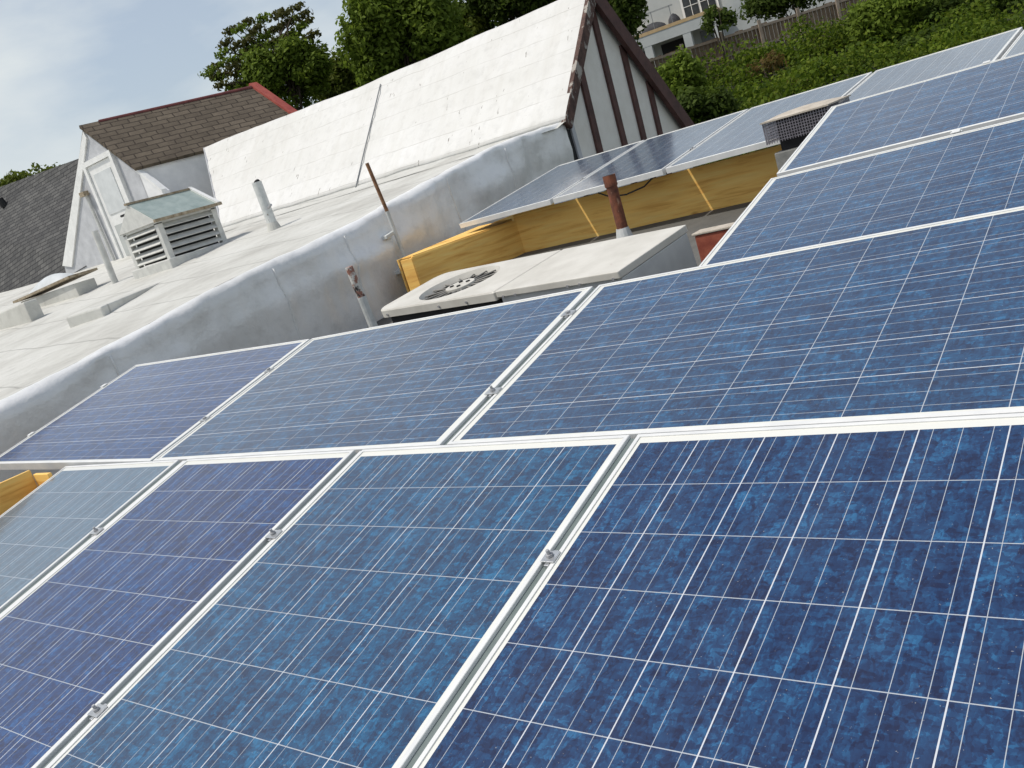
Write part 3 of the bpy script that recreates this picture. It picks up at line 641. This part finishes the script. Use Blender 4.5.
dk = thing('charcoal_shingle_roof_house', 'house with dark charcoal shingle roof and white edge board at far left', 'house')
def cpt(a, v):   # a along the slope's length, v up the slope
    b0, b1 = Vector((-17.156, 7.25, 1.424)), Vector((-18.035, 9.0, 3.499)); l0, l1 = Vector((-20.63, 7.25, 1.185)), Vector((-22.217, 9.0, 3.789))
    return (b0.lerp(b1, v)).lerp(l0.lerp(l1, v), a)
uvquad('roof', [cpt(2.2, -0.15), cpt(-0.35, -0.15), cpt(-0.35, 1.0), cpt(2.2, 1.0)], MAT['shingle_dark'], dk, 0.08)
MB().prism([cpt(-0.3, -0.14) - Vector((0, 0, .1)), cpt(2.2, -0.14) - Vector((0, 0, .1)), cpt(2.2, -0.14) - Vector((0, 0, 1.5)), cpt(-0.3, -0.14) - Vector((0, 0, 1.5))], (0, 0.1, 0)).build('wall', MAT['greywall'], dk)
for a, v in ((0.93, 0.80), (0.98, 0.53)):
    q = cpt(a, v); MB().tube([q, q + Vector((0, -0.05, 0.20))], [0.09, 0.08], 9).build('roof_vent', MAT['black'], dk)
base(dk, cpt(0.5, -0.1) - Vector((0, 0, 1.5)))

# ------------------------------------------------------------------ things on the flat roof
hv = thing('louvred_skylight_hood', 'grey louvred ventilation hood with green glass top standing on the flat roof', 'vent hood')
x0, x1, y0, y1, zb, ze, zr = -9.50, -8.69, 4.33, 5.17, 0.55, 1.25, 1.56
MB().box(x0-.05, x1+.05, y0-.05, y1+.05, zb, 0.82).build('curb', MAT['hood'], hv, 0.012)
fr = MB()
for px, py in ((x0, y0), (x1-.07, y0), (x1-.07, y1-.07), (x0, y1-.07)): fr.box(px, px+.07, py, py+.07, 0.82, ze)
fr.box(x0, x1, y0, y1, ze - 0.012, ze + .02)
fr.build('frame', MAT['hood'], hv)
MB().box(x0+.08, x1-.08, y0+.08, y1-.08, 0.83, ze-.02).build('inner_dark', MAT['black'], hv)
for k in range(5):
    z = 0.845 + k*0.083
    MB().obox((x0+.07, y0-.012, z), (x1-x0-.14, 0, 0), (0, .065, .052), (0, -.006, .008)).build('louvre', MAT['hood'], hv)
    MB().obox((x1+.012, y0+.07, z), (0, y1-y0-.14, 0), (-.065, 0, .052), (.006, 0, .008)).build('louvre', MAT['hood'], hv)
xr = -9.10
MB().prism([(x0-.03, y0-.03, ze+.02), (x1+.04, y0-.03, ze+.02), (xr, y0-.03, zr)], (0, 0.04, 0)).build('gable_end', MAT['hood'], hv)
MB().prism([(x0-.03, y1-.01, ze+.02), (x1+.04, y1-.01, ze+.02), (xr, y1-.01, zr)], (0, 0.04, 0)).build('gable_end', MAT['hood'], hv)
MB().prism([(x1+.05, y0-.02, ze+.028), (x1+.05, y1+.02, ze+.028), (xr, y1+.02, zr+.008), (xr, y0-.02, zr+.008)], (-0.012, 0, -0.015)).build('glass_pane', MAT['hoodglass'], hv)
MB().prism([(x0-.04, y0-.02, ze+.028), (x0-.04, y1+.02, ze+.028), (xr, y1+.02, zr+.006), (xr, y0-.02, zr+.006)], (0.012, 0, -0.015)).build('back_sheet', MAT['hood'], hv)
MB().obox((x1+.035, y0-.05, ze+.01), (0, y1-y0+.12, 0), (.035, 0, 0), (0, 0, .035)).build('edge_strip', MAT['rusty_edge'], hv)
MB().obox((xr-.03, y0-.05, zr), (0, y1-y0+.12, 0), (.05, 0, 0), (0, 0, .025)).build('edge_strip', MAT['rusty_edge'], hv)
MB().obox((xr, y1+.015, zr+.0), (x1+.06-xr, 0, ze+.02-zr), (0, .05, 0), (0, 0, .035)).build('white_edge', MAT['whitepaint'], hv)
base(hv, (-9.1, 4.75, zb))

def pipe(name, label, pts, r, m, cat='pipe', flash=None, cap=False):
    t = thing(name, label, cat)
    MB().tube(pts, r, 16).build('shaft', m, t, smooth=False)
    b = Vector(pts[0])
    if flash: MB().tube([b + Vector((0, 0, -0.02)), b + Vector((0, 0, 0.01)), b + Vector((0, 0, flash[1]))], [flash[0], flash[0]*0.95, (r if not isinstance(r, list) else r[0])*1.06], 16).build('flashing', flash[2], t)
    return t, b
t, b = pipe('vent_pipe', 'grey vent pipe with small side bolt standing in front of the white roof', [(-7.58, 5.056, 0.70), (-7.592, 5.056, 1.34)], 0.058, MAT['whitepipe'], flash=(0.11, 0.16, MAT['roofmem']))
MB().tube([(-7.58, 5.056, 1.33), (-7.592, 5.056, 1.345)], 0.04, 12).build('dark_mouth', MAT['black'], t)
MB().tube([(-7.55, 5.04, 1.02), (-7.46, 5.04, 1.05)], 0.014, 6).build('side_bolt', MAT['bolt'], t); base(t, b)
t, b = pipe('vent_pipe', 'tall thin pale vent pipe standing left of the louvred hood', [(-10.344, 4.454, 0.62), (-10.327, 4.454, 1.45)], 0.042, MAT['hood'], flash=(0.09, 0.1, MAT['roofmem'])); base(t, b)

sk = thing('dome_skylight', 'milky dome skylight on a dark rimmed kerb beside the charcoal shingle roof', 'skylight')
xa, xb, ya, yb = -12.85, -10.95, 4.2, 4.62; zl = 0.90
MB().box(xa+.1, xb-.06, ya+.06, yb-.06, 0.45, zl).build('curb', MAT['roofmem'], sk, 0.01)
MB().obox((xa, ya, zl+.01), (xb-xa, 0, 0.075), (0, yb-ya, 0), (0, 0, 0.032)).build('rim', MAT['rusty_edge'], sk)
rows = []
for i in range(13):
    u = i/12
    rows.append([(xa+.35 + (xb-xa-.75)*u, ya+.06 + (yb-ya-.12)*v, zl+.05+.06*u + 0.14*(math.sin(math.pi*u)**0.6)*(math.sin(math.pi*v)**0.6)) for v in np.linspace(0, 1, 11)])
MB().grid(rows).build('dome', MAT['dome'], sk, smooth=True)
base(sk, ((xa+xb)/2, (ya+yb)/2, 0.45))
u = Vector((-0.50, 0.866, 0.03)); w = Vector((-0.94, -0.33, 0.0))
tag(MB().obox((-7.12, 2.50, 0.40), u*1.30, w*0.46, (0, 0, 0.17)).build('roof_curb', MAT['roofmem'], bevel=0.018), 'long low membrane-covered box lying on the flat roof in front of the hood', 'roof box')
tag(MB().obox((-10.45, 3.30, 0.5), (-1.6, 0, -0.06), (0, 0.18, 0), (0, 0, 0.355)).build('roof_curb', MAT['roofmem'], bevel=0.018), 'pale low roof box at the left edge of the picture below the dome skylight', 'roof box')
# raised drain cant between them
tag(MB().obox((-8.0, 3.7, 0.45), (-3.2, 0.25, 0.08), (0, 0.14, 0), (0, 0, 0.17)).build('roof_kerb', MAT['roofmem'], bevel=0.03), 'low rounded membrane kerb running behind the long roof box to the vent pipe', 'kerb')

# poles and pipes against the wall
t = thing('conduit_pole', 'thin conduit pole, rusty above and white below, bracketed to the silver wall', 'pole')
MB().tube([(-4.32, 3.735, -0.15), (-4.325, 3.69, 0.62)], 0.017, 10).build('white_length', MAT['whitepipe'], t)
MB().tube([(-4.325, 3.69, 0.62), (-4.335, 3.655, 1.035)], 0.0155, 10).build('rusty_length', MAT['rustpole'], t)
for z in (0.405, 0.10):
    MB().obox((-4.40, 3.59 + (0.406-z)*0.06, z), (0.075, 0, 0), (0, 0.115, 0.02), (0, 0, 0.03)).build('bracket', MAT['whitepipe'], t, 0.005)
base(t, (-4.32, 3.735, -0.15))
t = thing('broken_pipe', 'short broken pipe stub, rusty on top and flaking white below, before the silver wall', 'pipe')
MB().tube([(-3.9, 2.765, -0.30), (-3.9, 2.745, 0.10)], 0.034, 12).build('white_base', MAT['whitepipe'], t)
MB().tube([(-3.9, 2.745, 0.10), (-3.9, 2.73, 0.22), (-3.9, 2.722, 0.335)], [0.031, 0.03, 0.028], 12).build('rusty_top', MAT['peeling'], t)
base(t, (-3.9, 2.765, -0.30))
t = thing('rusty_vent_pipe', 'thick rusty vent pipe with collar standing behind the air conditioner', 'pipe')
MB().tube([(-2.25, 3.80, deck_z(3.8)), (-2.243, 3.80, 0.405)], 0.040, 18).build('shaft', MAT['rust'], t)
cl = MB().tube([(-2.2445, 3.80, 0.335), (-2.243, 3.80, 0.412)], 0.046, 18); cl.build('collar', MAT['rust'], t)
MB().tube([(-2.243, 3.80, 0.400), (-2.243, 3.80, 0.4135)], 0.035, 14).build('dark_mouth', MAT['black'], t)
MB().tube([(-2.25, 3.80, deck_z(3.8)-.02), (-2.25, 3.80, 0.035)], [0.09, 0.046], 14).build('flashing', MAT['whitepipe'], t)
base(t, (-2.25, 3.80, deck_z(3.8)))

# ------------------------------------------------------------------ air conditioner
ac = thing('air_conditioner', 'beige rooftop air conditioner with round fan grille lying behind the second panel row', 'air conditioner')
a_ = math.radians(6.0); yw = -0.13
AX = Vector((math.cos(yw), math.sin(yw), 0)); AY = Vector((-math.sin(yw)*math.cos(a_), math.cos(yw)*math.cos(a_), math.sin(a_))); AZ = AX.cross(AY)
AO = Vector((-2.99, 2.0, 0.094)); AW, AD = 1.95, 0.60
def ap(u, v, w): return AO + AX*u + AY*v + AZ*w
seam = 1.10
def outline(u0, u1, v0, v1, rl, rr_, n=7):
    """rounded rectangle, radius rl on the left corners and rr_ on the right"""
    out = []
    for (cu, cv, r, s) in ((u1-rr_, v0+rr_, rr_, -90), (u1-rr_, v1-rr_, rr_, 0), (u0+rl, v1-rl, rl, 90), (u0+rl, v0+rl, rl, 180)):
        for i in range(n): g = math.radians(s + 90*i/(n-1)); out.append((cu + r*math.cos(g), cv + r*math.sin(g)))
    return out
ol = outline(0, seam-.004, 0, AD, 0.10, 0.012)
fc, fr_ = (0.50, 0.30), (0.275, 0.245)
K = len(ol)
# lid with round hole: ring from outline to hole
lid = MB(); hole = []
for (u_, v_) in ol:
    g = math.atan2((v_-fc[1])/fr_[1], (u_-fc[0])/fr_[0]); hole.append((fc[0] + fr_[0]*math.cos(g), fc[1] + fr_[1]*math.sin(g)))
# densify the outline so the hole is round
def dens(p, m=6):
    o = []
    for i in range(len(p)):
        a, b = p[i], p[(i+1) % len(p)]; L_ = math.hypot(b[0]-a[0], b[1]-a[1]); k = max(1, int(L_/0.03))
        for j in range(k): o.append((a[0]+(b[0]-a[0])*j/k, a[1]+(b[1]-a[1])*j/k))
    return o
od = dens(ol); hd = [(fc[0]+fr_[0]*math.cos(g), fc[1]+fr_[1]*math.sin(g)) for g in [math.atan2((v-fc[1]), (u-fc[0])) for u, v in od]]
n = len(od)
vs = [ap(u_, v_, -0.05) for u_, v_ in od] + [ap(u_, v_, -0.008) for u_, v_ in od] + [ap(fc[0]+(u_-fc[0])*.985, fc[1]+(v_-fc[1])*.985, 0) for u_, v_ in od] + [ap(u_, v_, 0.0) for u_, v_ in hd] + [ap(fc[0]+(u_-fc[0])*.94, fc[1]+(v_-fc[1])*.94, -0.035) for u_, v_ in hd]
lid.add(vs, [(r*n+i, r*n+(i+1) % n, (r+1)*n+(i+1) % n, (r+1)*n+i) for r in range(4) for i in range(n)])
lid.build('lid', MAT['ac'], ac, smooth=False)
gr = MB()
for k in range(14):
    q = 0.94 - k*0.045
    pts = [ap(fc[0]+fr_[0]*q*math.cos(g), fc[1]+fr_[1]*q*math.sin(g), -0.02) for g in np.linspace(0, 2*math.pi, 49)]
    gr.tube(pts, 0.0034, 5, False)
for g in np.linspace(0, 2*math.pi, 17)[:-1]:
    gr.tube([ap(fc[0]+fr_[0]*.3*math.cos(g), fc[1]+fr_[1]*.3*math.sin(g), -0.024), ap(fc[0]+fr_[0]*.95*math.cos(g), fc[1]+fr_[1]*.95*math.sin(g), -0.024)], 0.005, 5)
gr.build('fan_grille', MAT['ac_grille'], ac)
hubp = [ap(fc[0]+fr_[0]*.36*math.cos(g), fc[1]+fr_[1]*.36*math.sin(g), -0.010) for g in np.linspace(0, 2*math.pi, 33)[:-1]]
hb_ = MB().prism(hubp, AZ*-0.02).build('fan_hub', MAT['ac'], ac, 0.003)
for g in (0.6, 2.2, 3.75, 5.3):
    q = ap(fc[0]+fr_[0]*.2*math.cos(g), fc[1]+fr_[1]*.2*math.sin(g), -0.0095); MB().tube([q, q + AZ*0.006], 0.013, 8).build('bolt', MAT['black'], hb_)
MB().prism([ap(fc[0]+fr_[0]*.95*math.cos(g), fc[1]+fr_[1]*.95*math.sin(g), -0.06) for g in np.linspace(0, 2*math.pi, 33)[:-1]], AZ*-0.02).build('fan_well', MAT['ac_grille'], ac)
MB().prism([ap(u_, v_, -0.052) for u_, v_ in outline(0.03, seam-.02, 0.03, AD-.02, 0.09, 0.012)], AZ*-0.40).build('coil_casing', MAT['black'], ac)
MB().prism([ap(u_, v_, 0.0) for u_, v_ in outline(seam+.004, AW, 0, AD, 0.008, 0.008, 3)], AZ*-0.036).build('cover_plate', MAT['ac'], ac, 0.004)
MB().prism([ap(u_, v_, -0.038) for u_, v_ in outline(seam+.02, AW-.002, 0.012, AD-.012, 0.008, 0.008, 3)], AZ*-0.42).build('casing', MAT['galv'], ac, 0.004)
for u_ in (0.12, 0.62, 0.86, 1.16, 1.25, 1.62, 1.70, 1.91):
    q = ap(u_, -0.001, -0.032); MB().tube([q, q - AY*0.006], 0.008, 7).build('screw', MAT['bolt'], ac)
base(ac, ap(1.0, 0.3, -0.46))

# red box and chimney
t = thing('red_curb', 'faded red painted masonry block with pale cap beside the air conditioner', 'masonry block')
MB().box(-1.25, -0.65, 2.90, 3.00, deck_z(2.9)-.05, 0.006).build('block', MAT['redpaint'], t, 0.006)
MB().box(-1.262, -0.64, 2.892, 3.008, 0.008, 0.022).build('cap', MAT['cap'], t, 0.004)
base(t, (-0.95, 2.95, deck_z(2.9)))
ch = thing('screened_chimney', 'square chimney with black wire screen and beige cap at the end of the upper rows', 'chimney')
cx0, cx1, cy0, cy1 = -1.06, -0.66, 3.72, 4.13
MB().box(cx0+.022, cx1-.02, cy0+.02, cy1-.03, deck_z(3.7)-.05, 0.275).build('stack', MAT['stack'], ch, 0.008)
MB().box(cx0+.06, cx1-.05, cy0+.06, cy1-.06, 0.277, 0.462).build('dark_inside', MAT['black'], ch)
ms = MB()
for z in np.arange(0.345, 0.466, 0.0165):
    ms.box(cx0, cx1, cy0, cy0+.004, z, z+.0045); ms.box(cx1-.004, cx1, cy0, cy1, z, z+.0045); ms.box(cx0, cx0+.004, cy0, cy1, z, z+.0045)
for x in np.arange(cx0, cx1, 0.0165): ms.box(x, x+.0042, cy0-.002, cy0+.001, 0.335, 0.470)
for y in np.arange(cy0, cy1, 0.0165):
    ms.box(cx0-.002, cx0+.001, y, y+.0042, 0.335, 0.470); ms.box(cx1-.001, cx1+.002, y, y+.0042, 0.335, 0.470)
ms.build('wire_screen', MAT['mesh_metal'], ch)
rows = []
for i in range(9):
    rows.append([(cx0-.01 + (cx1-cx0+.02)*i/8, cy0-.012 + (cy1-cy0+.024)*j/8, 0.472 + 0.022*(math.sin(math.pi*i/8)*math.sin(math.pi*j/8))**0.6) for j in range(9)])
cp = MB().grid([list(reversed(r)) for r in rows]); cp.box(cx0-.01, cx1+.01, cy0-.012, cy1+.012, 0.464, 0.471); cp.build('cap', MAT['cap'], ch)
base(ch, (-0.85, 3.93, deck_z(3.7)))

# ------------------------------------------------------------------ plywood curbs
def plank(o, a, b, z0, z1, th, name, bev=0.003):
    a, b = Vector(a), Vector(b); d = (b-a).normalized(); n = Vector((d.y, -d.x, 0))
    return MB().obox(Vector((a.x, a.y, z0)), Vector((b.x-a.x, b.y-a.y, 0)), n*-th, Vector((0, 0, z1-z0))).build(name, MAT['ply'], o, bev)
pc = thing('plywood_curb', 'ochre plywood box wall carrying the far panel row by the silver wall', 'plywood curb')
plank(pc, (-3.67, 4.45, 0), (-0.4, 4.42, 0), -0.30, 0.268, 0.02, 'front_board')
plank(pc, (-0.38, 4.419, 0), (1.05, 4.40, 0), -0.30, 0.268, 0.02, 'front_board')
plank(pc, (-4.03, 3.50, 0), (-3.655, 4.452, 0), -0.30, 0.222, 0.02, 'side_board')
plank(pc, (-4.16, 3.49, 0), (-4.035, 3.495, 0), -0.30, 0.215, 0.03, 'end_board')
plank(pc, (-4.25, 3.56, 0), (-4.25, 5.9, 0), -0.30, 0.222, 0.02, 'side_board')
MB().prism([(-4.03, 3.515, 0.222), (-3.67, 4.43, 0.222), (-3.70, 4.46, 0.234), (-4.2, 4.6, 0.234), (-4.16, 3.515, 0.222)], (0, 0, 0.010)).build('top_board', MAT['ply'], pc)
base(pc, (-2.5, 4.45, -0.3))
pc2 = thing('plywood_curb', 'plywood box corner showing at the left edge beside the lower row', 'plywood curb')
plank(pc2, (-3.28, -1.5, 0), (-3.28, -0.0845, 0), -0.85, 0.025, 0.02, 'side_board')
plank(pc2, (-3.279, -0.085, 0), (-3.12, -0.085, 0), -0.8, 0.0, 0.02, 'front_board')
base(pc2, (-3.0, -0.6, -0.7))

# ------------------------------------------------------------------ solar panels
def frame_mesh():
    W, L, h, lip = 0.992, 1.65, 0.040, 0.0115
    m = MB()
    # outer ring profile: outer bottom, outer top, lip inner top, lip inner bottom
    def ring(i, z): return [(i, i, z), (W-i, i, z), (W-i, L-i, z), (i, L-i, z)]
    rs = [ring(0.0, -h), ring(0.0, -0.0012), ring(0.0012, 0.0), ring(lip, 0.0), ring(lip, -0.006), ring(0.004, -0.006), ring(0.004, -h)]
    vs = [p for r in rs for p in r]; k = len(rs)
    m.add(vs, [(r*4+i, r*4+(i+1) % 4, ((r+1) % k)*4+(i+1) % 4, ((r+1) % k)*4+i) for r in range(k) for i in range(4)])
    return m.mesh('frame')
FRAME = frame_mesh(); FRAME.materials.append(MAT['frame'])
lm = MB(); lm.box(0.005, 0.987, 0.005, 1.645, -0.0058, -0.0028); LAM = lm.mesh('laminate'); LAM.materials.append(MAT['cells'])
PG = {'front': 'portrait panels of the front row', 'second': 'landscape panels of the second row', 'upper': 'landscape panels of the upper rows', 'far': 'portrait panels of the far row'}
cnt = [0]
def panel(label, o, tilt, group, tint, landscape=False, yaw=0.0, roll=0.0):
    """o: lower left corner of the panel's top face (world); tilt up towards +Y"""
    u = Vector((math.cos(yaw), math.sin(yaw), 0)); v = Vector((-math.sin(yaw)*math.cos(tilt), math.cos(yaw)*math.cos(tilt), math.sin(tilt))); w = u.cross(v)
    o = Vector(o)
    if roll: o, u, w = o + w*roll*1.65, (u - w*roll).normalized(), (w + u*roll).normalized()
    if landscape: xa, ya, org = v, -u, o + u*1.65
    else: xa, ya, org = u, v, o
    e = bpy.data.objects.new('solar_panel', None); COL.objects.link(e); e.empty_display_size = 0.1
    mt = Matrix.Identity(4)
    for i in range(3): mt[i][0] = xa[i]; mt[i][1] = ya[i]; mt[i][2] = w[i]; mt[i][3] = org[i]
    e.matrix_world = mt
    tag(e, label, 'solar panel', PG[group])
    f = link('frame', FRAME, None, e); l = link('cell_sheet', LAM, None, e)
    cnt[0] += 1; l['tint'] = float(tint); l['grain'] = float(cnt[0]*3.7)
    return e
T1 = math.radians(13.0); T2 = T1 - 0.0292
def pw(s, t, n=0.0):   # front-row plane coordinates to world
    return Vector((s, t*math.cos(T1) - n*math.sin(T1), t*math.sin(T1) + n*math.cos(T1)))
S1 = [(-3.108, 3, 'pale grey-blue portrait solar panel at the left end of the front row'),
      (-2.048, 1, 'violet-blue portrait solar panel, second from the left in the front row'),
      (-1.0155, 2, 'teal-blue portrait solar panel just left of the widest gap in the front row'),
      (0.0, 0, 'deep navy portrait solar panel filling the lower right of the picture')]
for s, tint, lab in S1: panel(lab, pw(s, -1.65), T1, 'front', tint)
S2 = [(-4.008, 1, 'landscape solar panel at the left end of the second row, beside the silver wall'),
      (-2.3364, 5, 'landscape solar panel in the middle of the second row, in front of the fan grille'),
      (-0.6577, 5, 'large landscape solar panel at the right of the second row')]
for s, tint, lab in S2: panel(lab, pw(s, 0.0101, -0.0047), T2, 'second', tint, True, 0.0, 0.024 if s < -3 else 0.0)
panel('landscape solar panel of the third row, directly behind the second row at right', (-0.601, 1.590, 0.061), T2, 'upper', 5, True)
panel('landscape solar panel of the fourth row, uppermost of the near arrays at right', (-0.609, 2.662, 0.262), T2, 'upper', 5, True)
TF = math.radians(6.72); YF = -0.015
FO = Vector((-4.032, 4.169, 0.335)); FU = Vector((math.cos(YF), math.sin(YF), 0)); FV = Vector((-math.sin(YF)*math.cos(TF), math.cos(YF)*math.cos(TF), math.sin(TF)))
FL = ['far row panel at the left end, next to the silver wall', 'far row panel second from the left, behind the rusty pipe', 'far row panel in the middle, left of the screened chimney', 'far row panel showing behind the chimney and the fourth row', 'far row panel at the right edge of the picture']
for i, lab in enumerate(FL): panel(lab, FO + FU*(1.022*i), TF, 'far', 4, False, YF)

# mounting rails in the gaps
def rail(label, o, d, n, w=0.022, depth=0.010, flange=0.0):
    o, d, n = Vector(o), Vector(d), Vector(n); sx = d.cross(n).normalized()
    m = MB(); m.obox(o - sx*w/2 - n*(depth+.03), d, sx*(w-flange), n*0.03)
    r = tag(m.build('mounting_rail', MAT['rail']), label, 'rail', 'mounting rails under the panel gaps')
    if flange: MB().obox(o + sx*(w/2-flange) - n*0.022, d, sx*flange, n*0.0195).build('white_flange', MAT['frame'], r)
    return r
N1 = Vector((0, -math.sin(T1), math.cos(T1))); V1 = Vector((0, math.cos(T1), math.sin(T1))); N2 = Vector((0, -math.sin(T2), math.cos(T2))); V2 = Vector((0, math.cos(T2), math.sin(T2)))
G1 = [(-2.082, 0.067, 0.030), (-1.0315, 0.031, 0.010), (-0.0118, 0.0235, 0)]
for (s, w, fl_), lab in zip(G1, ['grey rail in the gap between the pale and violet front panels', 'grey rail in the gap between the violet and teal front panels', 'wide grey rail in the gap left of the navy front panel']):
    rail(lab, pw(s, -1.66), V1*1.655, N1, w, 0.009, fl_)
O2 = pw(0, 0.0101, -0.0047)
for s, lab in ((-2.347, 'grey rail in the left gap of the second row'), (-0.672, 'grey rail in the right gap of the second row')):
    rail(lab, O2 + Vector((s, 0, 0)), V2*0.992, N2, 0.026)

# clamps
def clamp(label, p, d, n, w=0.05, tab=None):
    d, n = Vector(d).normalized(), Vector(n).normalized(); sx = d.cross(n).normalized(); p = Vector(p)
    t = thing('panel_clamp', label, 'clamp', group='clamps holding the panels')
    m = MB(); m.obox(p - sx*w/2 - d*0.017 + n*0.0005, sx*w, d*0.034, n*0.004); m.obox(p - sx*0.006 - d*0.024 - n*0.03, sx*0.012, d*0.048, n*0.030)
    m.build('bracket', MAT['clamp'] if tab is None else MAT['frame'], t, 0.001)
    if tab is None:
        MB().tube([p + n*0.005, p + n*0.011], 0.0085, 6).build('bolt_head', MAT['bolt'], t)
        if p.y < 0.3: MB().tube([p + n*0.011, p + n*0.021], 0.0042, 8).build('bolt_end', MAT['bolt'], t)
    return base(t, p)
clamp('bolted clamp in the wide gap between the teal and navy front panels', pw(-0.0075, -0.435), V1, N1, 0.034)
clamp('upper bolted clamp in the gap between the violet and teal front panels', pw(-1.0315, -0.40), V1, N1, 0.046)
clamp('lower bolted clamp in the gap between the violet and teal front panels', pw(-1.0315, -1.03), V1, N1, 0.046)
clamp('bolted clamp in the gap between the pale and violet front panels', pw(-2.082, -0.42), V1, N1, 0.055)
clamp('upper clamp in the left gap of the second row', O2 + Vector((-2.347, 0, 0)) + V2*0.70, V2, N2, 0.04)
clamp('lower clamp in the left gap of the second row', O2 + Vector((-2.347, 0, 0)) + V2*0.30, V2, N2, 0.04)
clamp('upper clamp in the right gap of the second row, near the air conditioner', O2 + Vector((-0.672, 0, 0)) + V2*0.78, V2, N2, 0.05)
clamp('lower clamp in the right gap of the second row', O2 + Vector((-0.672, 0, 0)) + V2*0.28, V2, N2, 0.05)
clamp('upper white end clamp on the left edge of the second row', O2 + Vector((-4.014, 0, 0)) + V2*0.76 + N2*0.04, V2, N2, 0.036, True)
clamp('lower white end clamp on the left edge of the second row', O2 + Vector((-4.014, 0, 0)) + V2*0.27 + N2*0.04, V2, N2, 0.036, True)
clamp('white clamp tab joining the third and fourth rows', Vector((-0.601, 1.590, 0.061)) + Vector((0.83, 0, 0)) + V2*1.02, Vector((1, 0, 0)), N2, 0.04, True)
clamp('white end clamp on the top edge of the fourth row', Vector((-0.609, 2.662, 0.262)) + Vector((0.80, 0, 0)) + V2*0.995, Vector((1, 0, 0)), N2, 0.03, True)
for i in range(1, 5):
    p = FO + FU*(1.022*i - 0.015) + FV*0.5
    clamp(['clamp between the first and second far panels from the left', 'clamp between the second and third far panels from the left', 'clamp between the third and fourth far panels, behind the chimney screen', 'clamp in the rightmost gap of the far row'][i-1], p, FV, FU.cross(FV), 0.04)

# dark lead drooping from under the far panels
tag(MB().tube([(-2.62, 4.20, 0.285), (-2.52, 4.19, 0.235), (-2.38, 4.19, 0.222), (-2.22, 4.19, 0.245), (-2.12, 4.20, 0.30)], 0.006, 8).build('panel_cable', MAT['black']), 'black cable drooping below the far panels behind the rusty vent pipe', 'cable')
